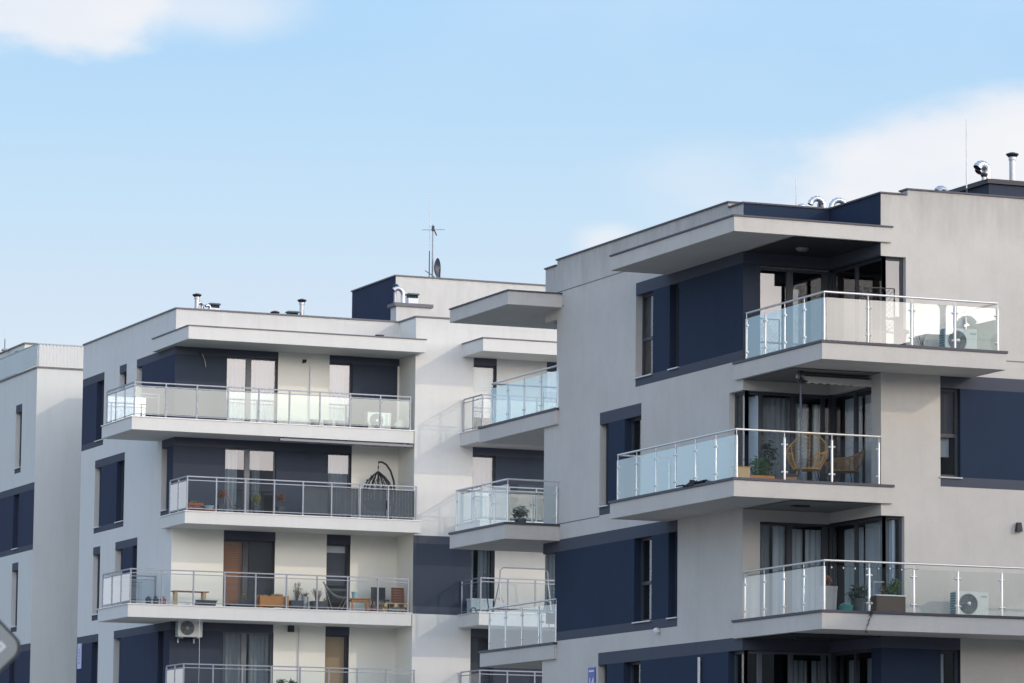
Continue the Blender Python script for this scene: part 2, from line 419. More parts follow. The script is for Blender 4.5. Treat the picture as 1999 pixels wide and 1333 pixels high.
def sheet(mb, plane, pos, a0, a1, z0, z1, d, amp=.03, per=.14, rnd=random):
    n = max(4, int((a1-a0)/per*4)); ph = rnd.random()*6
    pr = [(a0+(a1-a0)*i/n, d+amp*math.sin(ph+2*math.pi*(a0+(a1-a0)*i/n)/per)+amp*.5*math.sin(3*ph+9*(a0+(a1-a0)*i/n))) for i in range(n+1)]
    for i in range(n):
        mb.face([P3(plane, pos, pr[i][0], z0, pr[i][1]), P3(plane, pos, pr[i+1][0], z0, pr[i+1][1]),
                 P3(plane, pos, pr[i+1][0], z1, pr[i+1][1]), P3(plane, pos, pr[i][0], z1, pr[i][1])])
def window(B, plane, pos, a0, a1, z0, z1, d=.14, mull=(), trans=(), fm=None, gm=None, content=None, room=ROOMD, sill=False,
           name='window', fw_=.06, ends=(1, 1), deep=1.1, box=True, mw=None):
    """frame (with mullions at positions mull, transoms at heights trans) > pane, curtain or blind, sill, room"""
    fm = fm or FRAME; gm = gm or G_WIN; mb = MB(); t = .07; mw = mw or fw_*1.3
    e0 = a0 + (fw_ if ends[0] else 0); e1 = a1 - (fw_ if ends[1] else 0)
    pbox(mb, plane, pos, a0, a1, z0, z0+fw_, d, d+t); pbox(mb, plane, pos, a0, a1, z1-fw_, z1, d, d+t)
    if ends[0]: pbox(mb, plane, pos, a0, a0+fw_, z0+fw_, z1-fw_, d, d+t)
    if ends[1]: pbox(mb, plane, pos, a1-fw_, a1, z0+fw_, z1-fw_, d, d+t)
    for x in mull: pbox(mb, plane, pos, x-mw/2, x+mw/2, z0+fw_, z1-fw_, d-.006, d+t)
    cols = sorted([e0, e1] + [x for x in mull])
    for z in trans:
        for i in range(len(cols)-1):
            l = cols[i] + (mw/2 if cols[i] in mull else 0); r_ = cols[i+1] - (mw/2 if cols[i+1] in mull else 0)
            pbox(mb, plane, pos, l, r_, z-.04, z+.04, d+.002, d+t)
    W = B.put(mb, name, fm)
    g = MB(); zs = sorted([z0+fw_, z1-fw_] + list(trans))
    for i in range(len(cols)-1):
        l = cols[i] + (mw/2 if cols[i] in mull else 0); r_ = cols[i+1] - (mw/2 if cols[i+1] in mull else 0)
        for j in range(len(zs)-1):
            lo = zs[j] + (.04 if zs[j] in trans else 0); hi = zs[j+1] - (.04 if zs[j+1] in trans else 0)
            tl = (random.random()-.5)*.006
            q = [P3(plane, pos, l, lo, d+.03-tl), P3(plane, pos, r_, lo, d+.03+tl), P3(plane, pos, r_, hi, d+.03+tl), P3(plane, pos, l, hi, d+.03-tl)]
            g.face(q, None, plane == 'S')
    B.put(g, 'pane', gm, W)
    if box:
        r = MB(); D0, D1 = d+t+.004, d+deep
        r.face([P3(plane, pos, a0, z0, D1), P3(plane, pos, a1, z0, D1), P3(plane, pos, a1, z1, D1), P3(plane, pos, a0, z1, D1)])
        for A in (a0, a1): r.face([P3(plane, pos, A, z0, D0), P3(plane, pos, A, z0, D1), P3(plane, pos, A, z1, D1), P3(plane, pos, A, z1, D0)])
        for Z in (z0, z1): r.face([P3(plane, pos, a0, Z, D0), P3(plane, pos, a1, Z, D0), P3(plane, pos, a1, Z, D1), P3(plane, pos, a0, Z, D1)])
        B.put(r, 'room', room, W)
    for c in (content or ()):
        kind, M, c0, c1, zz0, zz1 = c
        k = MB(); A0, A1 = a0+(a1-a0)*c0+.01, a0+(a1-a0)*c1-.01
        if kind == 'curtain': sheet(k, plane, pos, A0, A1, zz0, zz1, d+.28); B.put(k, 'curtain', M, W)
        elif kind == 'slats':
            n = int((zz1-zz0)/.055)
            for i in range(n): pbox(k, plane, pos, A0, A1, zz0+i*.055, zz0+i*.055+.047, d+.10, d+.112)
            B.put(k, 'blind', M, W)
        else: pbox(k, plane, pos, A0, A1, zz0, zz1, d+.12, d+.13); B.put(k, 'blind', M, W)
    if sill:
        k = MB(); pbox(k, plane, pos, a0-.03, a1+.03, z0-.03, z0-.002, -.045, d-.002); B.put(k, 'sill', SILL, W)
    return W
def coping(B, pts, w_, z, h, M, out=.04, name='coping', parent=None):
    """flashing strips along straight axis-aligned runs: (x0,x1,y0,y1)"""
    for i, (x0, x1, y0, y1) in enumerate(pts):
        mb = MB(); mb.box(x0, x1, y0, y1, z+i*.0015, z+h+i*.0015); B.put(mb, name, M, parent)
def rail_glass(B, P, style, p0, p1, z, bays, first=True, last=True, gm=None, pts=None):
    """one straight balustrade run from p0 to p1 (x,y): posts, clamps and glass panels as children of balcony P"""
    p0, p1 = Vector((*p0, 0)), Vector((*p1, 0)); t = (p1-p0).normalized(); n = Vector((-t.y, t.x, 0)); Ln = (p1-p0).length
    st = pts or [i/bays for i in range(bays+1)]
    for i, f in enumerate(st):
        if (i == 0 and not first) or (i == len(st)-1 and not last): continue
        c = p0 + t*Ln*f; k = MB()
        if style == 'steel':
            k.lathe([(.026, z), (.026, z+.97), (.018, z+.985), (.009, z+.99), (.009, z+1.085)], (c.x, c.y, 0), 10)
            k.lathe([(.05, z), (.05, z+.012), (.03, z+.02)], (c.x, c.y, 0), 10)
            for zz in (z+.22, z+.82):
                for sgn in (-1, 1):
                    if (i == 0 and sgn < 0) or (i == len(st)-1 and sgn > 0): continue
                    a = c + t*sgn*.02; b = c + t*sgn*.075
                    k.tube([(a.x, a.y, zz), (b.x, b.y, zz)], .024, 8)
            B.put(k, 'post', STEEL, P, smooth=True)
        else:
            k.box(c.x-.021, c.x+.021, c.y-.021, c.y+.021, z, z+1.07)
            B.put(k, 'post', RAILG, P)
    for i in range(len(st)-1):
        a = p0 + t*Ln*st[i]; b = p0 + t*Ln*st[i+1]; k = MB()
        g0, zb, zt = (.045, z+.045, z+.985) if style == 'steel' else (.03, z+.125, z+.95)
        a = a + t*g0; b = b - t*g0; h = n*.005; tl = n*((random.random()-.5)*.012)
        q = [a-h-tl, b-h+tl, b+h+tl, a+h-tl]
        i0 = len(k.v)
        k.v += [(v.x, v.y, zz) for zz in (zb, zt) for v in q]
        for f in ((0, 1, 2, 3)[::-1], (4, 5, 6, 7), (0, 1, 5, 4), (1, 2, 6, 5), (2, 3, 7, 6), (3, 0, 4, 7)): k.f.append(f); k.mi.append(0)
        B.put(k, 'glass_panel', gm or G_GREEN, P)
def handrail(B, P, style, path, z):
    k = MB()
    if style == 'steel':
        k.tube([(x, y, z+1.105) for x, y in path], .024, 10)
        return B.put(k, 'handrail', STEEL, P, smooth=True)
    def seg(a, b, zc, w_, h_, e):
        if abs(a[0]-b[0]) > abs(a[1]-b[1]): k.box(min(a[0], b[0])-e, max(a[0], b[0])+e, a[1]-w_, a[1]+w_, zc-h_, zc+h_)
        else: k.box(a[0]-w_, a[0]+w_, min(a[1], b[1])+.03, max(a[1], b[1])-.03, zc-h_, zc+h_)
    for i in range(len(path)-1): seg(path[i], path[i+1], z+1.09, .024, .019, .024)
    H = B.put(k, 'handrail', RAILG, P); k = MB()
    for i in range(len(path)-1):
        seg(path[i], path[i+1], z+.975, .014, .014, -.022); seg(path[i], path[i+1], z+.10, .012, .012, -.022)
    B.put(k, 'crossbar', RAILG, P); return H
def balcony(B, x0, x1, y0, y1, z, th, M, copeM=COPE, deck=DECK, ch=.055, name='balcony', sides='LF', cope=True):
    mb = MB(); mb.box(x0, x1, y0, y1, z-th, z-.012)
    P = B.put(mb, name, M, bevel=.008)
    if cope:
        k = MB(); o = .03; i_ = .10
        if 'F' in sides: k.box(x0-o, x1+o, y0-o, y0+i_, z-.010, z+ch-.010)
        if 'L' in sides: k.box(x0-o, x0+i_, y0+i_, y1+o, z-.010, z+ch-.0115)
        if 'R' in sides: k.box(x1-i_, x1+o, y0+i_, y1, z-.010, z+ch-.0115)
        B.put(k, 'coping', copeM, P)
        k = MB(); k.box(x0+i_+.004, x1-.01, y0+i_+.004, y1-.01, z-.011, z+.004); B.put(k, 'deck', deck, P)
    return P
# ------------------------------------------------------------------ ground
k = MB(); k.face([(-3000, -3000, 0), (3000, -3000, 0), (3000, 3000, 0), (-3000, 3000, 0)]); g = k.build('ground', GROUND); g['kind'] = 'structure'
k = MB(); k.face([(-200, 20, .004), (200, 20, .004), (200, 30, .004), (-200, 30, .004)]); g = k.build('road', ASPH); g['kind'] = 'structure'
# ------------------------------------------------------------------ right-hand building (nearest)
sx, yn, cx, yf = 39.73, 84.29, 41.89, 81.75              # side wall, notch wall, notch return, front wall
y5, ye = 95.13, 95.90                                    # where the side wall ends (even / odd storeys)
ZF = {2: 4.38, 3: 7.28, 4: 10.18, 5: 13.08}
XE, YE = 56., 101.
root = thing('apartment_building', 'grey plaster apartment block at right with corner balconies, navy panels and steel and glass railings', 'building', (sx, yf, 0))
B = Bld(root)
SP, FP, NP = [], [], []                                   # paints
so, fo, no, io = [], [], [], []                           # openings
def strip(lst, a0, a1, zf, navy=True):                    # grey bands above and below a navy field
    lst += [(a0, a1, zf+2.27, zf+2.56, BAND)]
    if navy: lst += [(a0, a1, zf+.29, zf+2.27, NAVY), (a0, a1, zf+.07, zf+.29, BAND)]
strip(SP, yn, 90.27, ZF[5]); strip(SP, 87.80, ye+.1, ZF[3]); strip(SP, yn, 92.39, ZF[2]); strip(SP, 89.91, 92.39, ZF[4])
def jm(far, near): return (near, far)
so += [(89.27, 90.27, ZF[5]+.29, ZF[5]+2.27, .17, (NAVY, GREY)), (87.78, 88.31, ZF[5]+.29, ZF[5]+2.27, .17, NAVY),
       (91.86, 92.39, ZF[4]+.29, ZF[4]+2.27, .17, (NAVY, GREY)), (89.91, 90.89, ZF[4]+.29, ZF[4]+2.27, .17, (GREY, NAVY)),
       (89.27, 90.28, ZF[3]+.29, ZF[3]+2.27, .17, NAVY), (87.80, 88.31, ZF[3]+.29, ZF[3]+2.27, .17, (GREY, NAVY)),
       (91.86, 92.39, ZF[2]+.0, ZF[2]+2.27, .17, (NAVY, GREY)), (89.89, 90.86, ZF[2]+.29, ZF[2]+2.27, .17, NAVY),
       (yn, 85.02, ZF[4]+.02, ZF[4]+2.29, .14, (GREY, GREY)), (yn, 85.02, ZF[2]+.02, ZF[2]+2.27, .14, NAVY),
       (y5, ye, ZF[5]+.02, ZF[5]+2.27, .2), (y5, ye, ZF[3]+.02, ZF[3]+2.27, .2, NAVY)]
wall(B, 'S', sx, yn, ye, 0, 16.70, GREY, so, SP)
k = MB(); k.face([(sx, 85.09, 16.70), (sx, 95.15, 16.70), (sx, 95.15, 16.83), (sx, 85.09, 16.83)], None, True)
k.face([(sx, 85.09, 16.70), (sx+.35, 85.09, 16.70), (sx+.35, 85.09, 16.83), (sx, 85.09, 16.83)])
k.face([(sx, 95.15, 16.70), (sx+.35, 95.15, 16.70), (sx+.35, 95.15, 16.83), (sx, 95.15, 16.83)], None, True)
k.face([(sx+.35, 85.09, 16.70), (sx+.35, 95.15, 16.70), (sx+.35, 95.15, 16.83), (sx+.35, 85.09, 16.83)])
B.put(k, 'parapet', GREY)
# notch walls and front wall
NP += [(sx, cx, 15.35, 16.72, NAVY), (sx, cx, 15.345, 15.66, BAND), (sx, cx, ZF[5], 15.345, CHAR)]
NP += [(sx, cx, ZF[2]+2.27, ZF[2]+2.56, BAND), (sx, cx, ZF[2], ZF[2]+2.27, NAVY)]
no += [(40.15, cx, ZF[5]+.02, 15.29, .12, CHAR), (sx, cx, ZF[4]+.02, ZF[4]+2.29, .14), (40.16, cx, ZF[3]+.02, ZF[3]+2.26, .12),
       (sx, cx, ZF[2]+.02, ZF[2]+2.27, .14)]
wall(B, 'F', yn, sx, cx, 0, 16.70, GREY, no, NP)
IP = [(yf, yn, 15.66, 16.72, NAVY), (yf, yn, 15.345, 15.66, BAND), (yf, yn, ZF[5], 15.345, CHAR), (yf, yn, ZF[2]+2.27, ZF[2]+2.56, BAND), (yf, yn, ZF[2], ZF[2]+2.27, NAVY)]
io += [(yf, yn, ZF[5]+.02, 15.31, .12), (82.22, yn, ZF[4]+.02, ZF[4]+2.29, .14), (yf, yn, ZF[3]+.02, ZF[3]+2.27, .12), (82.22, yn, ZF[2]+.02, ZF[2]+2.27, .12, NAVY)]
wall(B, 'S', cx, yf, yn, 0, 16.70, GREY, io, IP)
strip(FP, 43.36, 50., ZF[4]); FP += [(cx, 43.84, ZF[2]+2.27, ZF[2]+2.56, BAND), (cx, 43.84, ZF[2], ZF[2]+2.27, NAVY)]
strip(FP, 47.6, 52., ZF[3]); strip(FP, 46.5, 53., ZF[2])
fo += [(cx, 42.51, ZF[5]+.02, 15.31, .13), (43.36, 43.86, ZF[4]+.29, ZF[4]+2.27, .13, (GREY, NAVY)), (cx, 42.46, ZF[3]+.02, ZF[3]+2.27, .13),
       (43.35, 43.84, ZF[2]+.02, ZF[2]+2.27, .13, NAVY)]
wall(B, 'F', yf, cx, XE, 0, 16.70, GREY, fo, FP)
k = MB(); k.face([(42.56, yf, 16.70), (XE, yf, 16.70), (XE, yf, 16.83), (42.56, yf, 16.83)])
k.face([(42.56, yf, 16.70), (42.56, yf+.35, 16.70), (42.56, yf+.35, 16.83), (42.56, yf, 16.83)], None, True)
k.face([(42.56, yf+.35, 16.70), (XE, yf+.35, 16.70), (XE, yf+.35, 16.83), (42.56, yf+.35, 16.83)], None, True)
B.put(k, 'parapet', GREY)
# rear and far walls (the block is closed all round), flat roof
for q in ([(XE, yf, 0), (XE, YE, 0), (XE, YE, 16.7), (XE, yf, 16.7)], [(XE, YE, 0), (44.5, YE, 0), (44.5, YE, 16.7), (XE, YE, 16.7)], [(44.5, YE, 0), (44.5, ye, 0), (44.5, ye, 16.7), (44.5, YE, 16.7)]):
    k = MB(); k.face(q); B.put(k, 'wall', GREY)
k = MB()
for z0, z1, yy in ((0, ZF[3], ye), (ZF[3], ZF[4]-.34, y5), (ZF[4]-.34, ZF[5]-.34, ye), (ZF[5]-.34, 15.35, y5), (15.35, 16.7, ye)):
    k.face([(44.5, yy, z0), (sx, yy, z0), (sx, yy, z1), (44.5, yy, z1)])
B.put(k, 'wall', GREY)
k = MB()
k.box(sx+.004, XE-.01, yn+.3, y5-.06, 16.2, 16.35); k.box(cx+.3, XE-.01, yf+.3, yn+.296, 16.2, 16.349); k.box(44.51, XE-.01, y5-.056, YE-.01, 16.2, 16.348)
k.box(sx+.004, 44.5, y5-.05, ye-.01, 15.36, 15.5)
B.put(k, 'roof', ROOFM)
# flashing on the parapets
o = .035
coping(B, [(sx-o, sx+.37, 85.09-o, 95.15+o), (42.56-o, XE, yf-o, yf+.37)], None, 16.831, .035, COPE)
coping(B, [(sx-o, sx+.37, 95.15+o+.002, ye+o), (sx-o, sx+.37, yn-o, 85.09-o-.002), (sx+.372, cx+.3, yn-o, yn+.33), (cx-o, cx+.37, yf-o, yn-o-.002), (cx+.372, 42.56-o-.002, yf-o, yf+.37)], None, 16.702, .035, COPE)
# plaster joints
JOINT = mat('plaster_joint_line', (.20, .19, .18), .9)
for a, b, z in ((90.9, 95.9, 16.02), (94.68, 95.9, 15.64), (92.39, 95.9, 10.23)):
    k = MB(); k.box(sx-.004, sx+.01, a, b, z-.012, z+.012); B.put(k, 'plaster_joint', JOINT)
k = MB(); k.box(44.2, XE, yf-.004, yf+.01, 13.12, 13.145); B.put(k, 'plaster_joint', JOINT)
# canopy slabs
def canopy(B, x0, x1, y0, y1, z, th, M, cm=COPE):
    mb = MB(); mb.box(x0, x1, y0, y1, z-th, z); P = B.put(mb, 'canopy', M, bevel=.008)
    k = MB(); k.box(x0-.03, x1+.03, y0-.03, y1, z+.001, z+.036); B.put(k, 'flashing', cm, P); return P
canopy(B, 38.27, 42.12, 81.67, 88.45, 15.94, .33, GREY)
canopy(B, 38.28, 43.0, 94.82, 98.78, 15.94, .33, GREY)
# balconies: P = long side one, Q = long front one
bal = lambda *a, **k_: balcony(B, *a, GREY, **k_)
P4 = bal(38.28, 42.14, 81.67, 88.40, ZF[4], .37)
Q5 = bal(39.65, 44.14, 80.14, 84.60, ZF[5], .37, sides='LFR')
Q3 = bal(39.65, 47.3, 80.14, 84.60, ZF[3], .37)
P2 = bal(38.28, 42.14, 81.67, 88.40, ZF[2], .37)
B4 = bal(38.28, 43.0, 94.86, 98.60, ZF[4], .37)
A5 = bal(39.65, 43.0, 94.97, 100.1, ZF[5], .37)
A3 = bal(39.65, 43.0, 94.97, 99.9, ZF[3], .37)
# balustrades
h = .10
handrail(B, P4, 'steel', [(sx, 88.22), (38.40, 88.22), (38.40, 81.78), (42.0, 81.78)], ZF[4])
rail_glass(B, P4, 'steel', (38.40, 88.22), (38.40, 81.78), ZF[4], 6, gm=G_BLUE)
rail_glass(B, P4, 'steel', (38.40, 81.78), (41.85, 81.78), ZF[4], 3, first=False, gm=G_CLEAR)
rail_glass(B, P4, 'steel', (38.40, 88.22), (sx-.03, 88.22), ZF[4], 1, first=False, gm=G_CLEAR)
handrail(B, Q5, 'steel', [(39.75, 84.15), (39.75, 80.24), (43.98, 80.24), (43.98, yf)], ZF[5])
rail_glass(B, Q5, 'steel', (39.75, 84.15), (39.75, 80.24), ZF[5], 4, gm=G_BLUE)
rail_glass(B, Q5, 'steel', (39.75, 80.24), (43.98, 80.24), ZF[5], 4, first=False, gm=G_DUSTY)
rail_glass(B, Q5, 'steel', (43.98, 80.24), (43.98, yf-.04), ZF[5], 1, first=False, gm=G_GREEN)
handrail(B, Q3, 'steel', [(39.75, 84.2), (39.75, 80.24), (47.2, 80.24), (47.2, yf)], ZF[3])
rail_glass(B, Q3, 'steel', (39.75, 84.2), (39.75, 80.24), ZF[3], 4, gm=G_SIDE)
rail_glass(B, Q3, 'steel', (39.75, 80.24), (47.2, 80.24), ZF[3], 7, first=False, pts=[i*1.075/7.45 for i in range(7)]+[1], gm=G_GREEN)
handrail(B, P2, 'steel', [(sx, 88.22), (38.40, 88.22), (38.40, 81.78), (42.0, 81.78)], ZF[2])
rail_glass(B, P2, 'steel', (38.40, 88.22), (38.40, 81.78), ZF[2], 6, gm=G_CLEAR)
rail_glass(B, P2, 'steel', (38.40, 81.78), (41.85, 81.78), ZF[2], 3, first=False, gm=G_CLEAR)
handrail(B, B4, 'steel', [(sx, 94.95), (38.38, 94.95), (38.38, 98.4), (41.5, 98.4)], ZF[4])
rail_glass(B, B4, 'steel', (38.38, 98.4), (38.38, 94.95), ZF[4], 3, gm=G_SIDE)
rail_glass(B, B4, 'steel', (38.38, 94.95), (sx-.04, 94.95), ZF[4], 1, first=False, gm=G_GREEN)
rail_glass(B, B4, 'steel', (38.38, 98.4), (41.5, 98.4), ZF[4], 3, first=False, gm=G_GREEN)
for A, z in ((A5, ZF[5]), (A3, ZF[3])):
    handrail(B, A, 'steel', [(39.73, 95.0), (39.73, 99.45), (42.6, 99.45)], z)
    rail_glass(B, A, 'steel', (39.73, 99.45), (39.73, 95.03), z, 4, gm=G_BLUE if A is A5 else G_SIDE)
    rail_glass(B, A, 'steel', (39.73, 99.45), (42.6, 99.45), z, 2, first=False, gm=G_CLEAR)
# windows of the side wall
sw = lambda a0, a1, z, **k_: window(B, 'S', sx, a0, a1, z+.29, z+2.27, d=.17, sill=True, **k_)
sw(89.27, 90.27, ZF[5], trans=(ZF[5]+1.2,), content=[('blind', BLINDD, 0, 1, ZF[5]+1.2, ZF[5]+2.25)])
sw(87.78, 88.31, ZF[5]); sw(91.86, 92.39, ZF[4]); sw(89.91, 90.89, ZF[4], content=[('curtain', CURTD, 0, .3, ZF[4]+.3, ZF[4]+2.2)])
sw(89.27, 90.28, ZF[3], trans=(ZF[3]+1.2,), content=[('curtain', CURTD, .1, 1, ZF[3]+.3, ZF[3]+2.2)]); sw(87.80, 88.31, ZF[3])
sw(91.86, 92.39, ZF[2]); sw(89.89, 90.86, ZF[2], content=[('curtain', CURTD, 0, .6, ZF[2]+.3, ZF[2]+2.2)])
# corner glazing round the notch
def room(z, y0, y1, x0, x1, M, D0=0):
    k = MB(); zt = z+2.5
    k.face([(x0, y1, z), (x1, y1, z), (x1, y1, zt), (x0, y1, zt)]); k.face([(x1, y0, z), (x1, y1, z), (x1, y1, zt), (x1, y0, zt)])
    k.face([(x0, y0, z), (x1, y0, z), (x1, y1, z), (x0, y1, z)]); k.face([(x0, y0, zt), (x1, y0, zt), (x1, y1, zt), (x0, y1, zt)])
    B.put(k, 'room', M)
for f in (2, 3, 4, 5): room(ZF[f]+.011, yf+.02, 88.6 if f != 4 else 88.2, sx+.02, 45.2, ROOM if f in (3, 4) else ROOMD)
z = ZF[5]
window(B, 'F', yn, 40.15, cx+.12, z+.02, 15.29, d=.12, mull=(40.95, 41.84), gm=G_COAT, box=False, name='balcony_door', mw=.15, content=[])
window(B, 'S', cx, yf+.13, yn+.12, z+.02, 15.31, d=.12, mull=(83.22,), gm=G_WIN, box=False, ends=(1, 1), mw=.07)
window(B, 'F', yf, cx+.12, 42.51, z+.02, 15.31, d=.13, gm=G_COAT, box=False, fw_=.07)
z = ZF[4]
window(B, 'S', sx, yn+.14, 85.02, z+.02, z+2.29, d=.14, box=False, fw_=.07, content=[('curtain', CURT, 0, 1, z+.05, z+2.2)])
window(B, 'F', yn, sx+.14, cx+.14, z+.02, z+2.29, d=.14, mull=(40.23, 41.04, 41.8), box=False, name='balcony_door', mw=.09, fw_=.07,
       content=[('curtain', CURT, .02, .22, z+.05, z+2.2), ('curtain', CURTD, .25, .57, z+.05, z+2.2), ('curtain', CURT, .62, .78, z+.05, z+2.1), ('curtain', CURT, .81, .96, z+.05, z+2.1)])
window(B, 'S', cx, 82.22, yn+.14, z+.02, z+2.29, d=.14, mull=(83.3,), box=False, mw=.1, content=[('curtain', CURT, 0, .5, z+.05, z+2.2), ('curtain', CURT, .56, .96, z+.05, z+2.2)])
z = ZF[3]
window(B, 'F', yn, 40.16, cx+.12, z+.02, z+2.26, d=.12, mull=(40.95, 41.84), box=False, name='balcony_door', mw=.13, fw_=.05,
       content=[('curtain', CURTD, .03, .24, z+.05, z+2.2), ('curtain', CURT, .26, .43, z+.05, z+2.2), ('curtain', CURT, .5, .69, z+.05, z+2.15), ('curtain', CURT, .71, .94, z+.05, z+2.15)])
window(B, 'S', cx, yf+.13, yn+.12, z+.02, z+2.27, d=.12, mull=(83.24,), box=False, mw=.08, content=[('curtain', CURT, .0, .27, z+.05, z+2.2), ('curtain', CURT, .29, .56, z+.05, z+2.2), ('curtain', CURT, .62, .97, z+.05, z+2.15)])
window(B, 'F', yf, cx+.12, 42.46, z+.02, z+2.27, d=.13, box=False, fw_=.06, content=[('curtain', CURTD, 0, 1, z+.05, z+2.2)])
z = ZF[2]
window(B, 'S', sx, yn+.14, 85.02, z+.02, z+2.27, d=.14, box=False, fw_=.07)
window(B, 'F', yn, sx+.14, cx+.12, z+.02, z+2.27, d=.14, mull=(40.23, 41.0, 41.82), fm=FRAMEG, box=False, name='balcony_door', mw=.1, content=[('curtain', CURTD, .62, .78, z+.05, z+2.1), ('curtain', CURTD, .83, .95, z+.05, z+2.1)])
window(B, 'S', cx, 82.22, yn+.12, z+.02, z+2.27, d=.12, mull=(83.26,), box=False, mw=.1, content=[('curtain', CURTD, .1, .45, z+.05, z+2.1), ('curtain', CURTD, .6, .85, z+.05, z+2.1)])
window(B, 'F', yf, 43.35, 43.84, z+.02, z+2.27, d=.13, content=[('curtain', CURT, 0, .6, z+.05, z+2.2)])
z = ZF[4]
window(B, 'F', yf, 43.36, 43.86, z+.29, z+2.27, d=.13, trans=(z+1.22,), sill=True, content=[('blind', BLINDD, 0, 1, z+1.25, z+2.25), ('blind', CURTD, 0, .7, z+.75, z+1.2)])
# dark frame at the open loggia end of the side wall
k = MB(); k.box(sx+.01, sx+.25, y5-.06, y5-.004, ZF[5]+.02, ZF[5]+2.27); k.box(sx+.01, sx+.25, y5-.06, y5-.004, ZF[3]+.02, ZF[3]+2.27); B.put(k, 'frame_post', FRAME)
k = MB(); k.tube([(sx-.05, 86.47, 0), (sx-.05, 86.47, ZF[2]+2.2)], .04, 8); B.put(k, 'drainpipe', ZINC, smooth=True)
RB = B
# dark chimney block on the roof
k = MB(); k.box(46.95, 51.0, 86.05, 88.6, 16.35, 17.93); ch = RB.put(k, 'chimney', CHAR)
k = MB(); k.box(46.88, 51.07, 85.98, 88.9, 17.931, 18.04); RB.put(k, 'cap', DARKM, ch)
# ------------------------------------------------------------------ middle building
Sx, By, Fy, Ix = 39.26, 125.20, 123.73, 46.80
YB = 135.55
MZ = {1: 3.98, 2: 6.88, 3: 9.78, 4: 12.68, 5: 15.58}
root = thing('apartment_building', 'white apartment block in the middle with stacked loggia balconies and a taller penthouse behind', 'building', (Sx, Fy, 0))
B = Bld(root)
c = lambda v: v*.99745
SP, so = [], []
def strip2(lst, a0, a1, zf, navy=True):
    lst += [(a0, a1, zf+2.235, zf+2.49, BAND)]
    if navy: lst += [(a0, a1, zf+.25, zf+2.235, SLATE), (a0, a1, zf+.05, zf+.25, BAND)]
T0, T1 = .25, 2.235
strip2(SP, c(133.34), YB, MZ[5]); so += [(c(133.34), c(134.20), MZ[5]+T0, MZ[5]+T1, .17, (WHITE, SLATE))]
SP += [(c(130.80), c(131.59), MZ[5]+T1, MZ[5]+2.49, BAND)]; so += [(c(130.80), c(131.59), MZ[5]+.9, MZ[5]+T1, .17)]
SP += [(By, c(129.67), MZ[5]+T1, MZ[5]+2.49, BAND), (By, c(129.67), MZ[5], MZ[5]+T1, SLATE)]; so += [(c(129.09), c(129.67), MZ[5]+.03, MZ[5]+T1, .18, (SLATE, WHITE))]
strip2(SP, c(130.80), c(134.21), MZ[4]); so += [(c(133.50), c(134.21), MZ[4]+T0, MZ[4]+T1, .17, (SLATE, WHITE)), (c(130.80), c(131.67), MZ[4]+T0, MZ[4]+T1, .17, (WHITE, SLATE))]
strip2(SP, By, c(126.76), MZ[4]); so += [(c(126.1), c(126.76), MZ[4]+T0, MZ[4]+T1, .18, (SLATE, WHITE))]
SP += [(c(133.38), c(134.21), MZ[3]+T1, MZ[3]+2.49, BAND), (c(133.38), c(134.21), MZ[3]+.05, MZ[3]+T0, BAND)]; so += [(c(133.38), c(134.21), MZ[3]+T0, MZ[3]+T1, .17)]
SP += [(c(129.20), c(131.66), MZ[3]+T1, MZ[3]+2.49, BAND), (c(129.20), c(131.66), MZ[3]+T0, MZ[3]+T1, SLATE)]; so += [(c(130.85), c(131.66), MZ[3]+T0, MZ[3]+T1, .2, (SLATE, WHITE)), (c(129.20), c(129.70), MZ[3]+.03, MZ[3]+T1, .17, (WHITE, SLATE))]
strip2(SP, c(133.38), YB, MZ[2]); so += [(c(133.38), c(134.13), MZ[2]+T0, MZ[2]+T1, .17, (WHITE, SLATE))]
strip2(SP, By, c(131.61), MZ[2]); so += [(c(130.84), c(131.61), MZ[2]+T0, MZ[2]+T1, .2, (SLATE, WHITE)), (c(126.16), c(126.73), MZ[2]+T0, MZ[2]+T1, .17, SLATE)]
wall(B, 'S', Sx, By, YB, 0, 19.23, WHITE, so, SP)
for q in so:
    window(B, 'S', Sx, q[0], q[1], q[2], q[3], d=q[4], sill=True, room=ROOMD)
# loggia rear wall, its return, wing front
BP = [(Sx, Ix, MZ[5]+2.6, 19.3, WHITE), (Sx, c(42.80), MZ[5]+T1, MZ[5]+2.56, BAND), (Sx, c(41.08), MZ[5], MZ[5]+T1, CHAR), (c(44.53), Ix, MZ[5]+T1, MZ[5]+2.56, BAND), (c(45.33), c(46.86), MZ[5], MZ[5]+T1, CHAR),
      (Sx, c(45.33), MZ[4]+T1, MZ[4]+2.56, BAND), (Sx, c(44.53), MZ[4], MZ[4]+T1, CHAR), (c(41.08), c(42.80), MZ[3]+T1, MZ[3]+2.56, BAND), (c(44.53), c(45.34), MZ[3]+T1, MZ[3]+2.56, BAND),
      (Sx, c(42.78), MZ[2]+T1, MZ[2]+2.56, BAND), (Sx, c(41.08), MZ[2], MZ[2]+T1, CHAR), (c(44.53), c(45.34), MZ[2]+T1, MZ[2]+2.56, BAND)]
bo = []
for f in (2, 3, 4, 5): bo += [(c(41.08), c(42.79), MZ[f]+.03, MZ[f]+T1, .13, BAND), (c(44.53), c(45.33), MZ[f]+.03, MZ[f]+T1, .13, BAND)]
wall(B, 'F', By, Sx, Ix, 0, 19.23, CREAM, bo, BP)
wall(B, 'S', Ix, Fy, By, 0, 19.23, CREAM)
FP = [(Ix, c(48.75)*.986, MZ[3]+T1, MZ[3]+2.49, BAND), (Ix, 48.79, MZ[3]+.22, MZ[3]+T1, SLATE), (Ix, 48.79, MZ[3], MZ[3]+.22, BAND)]
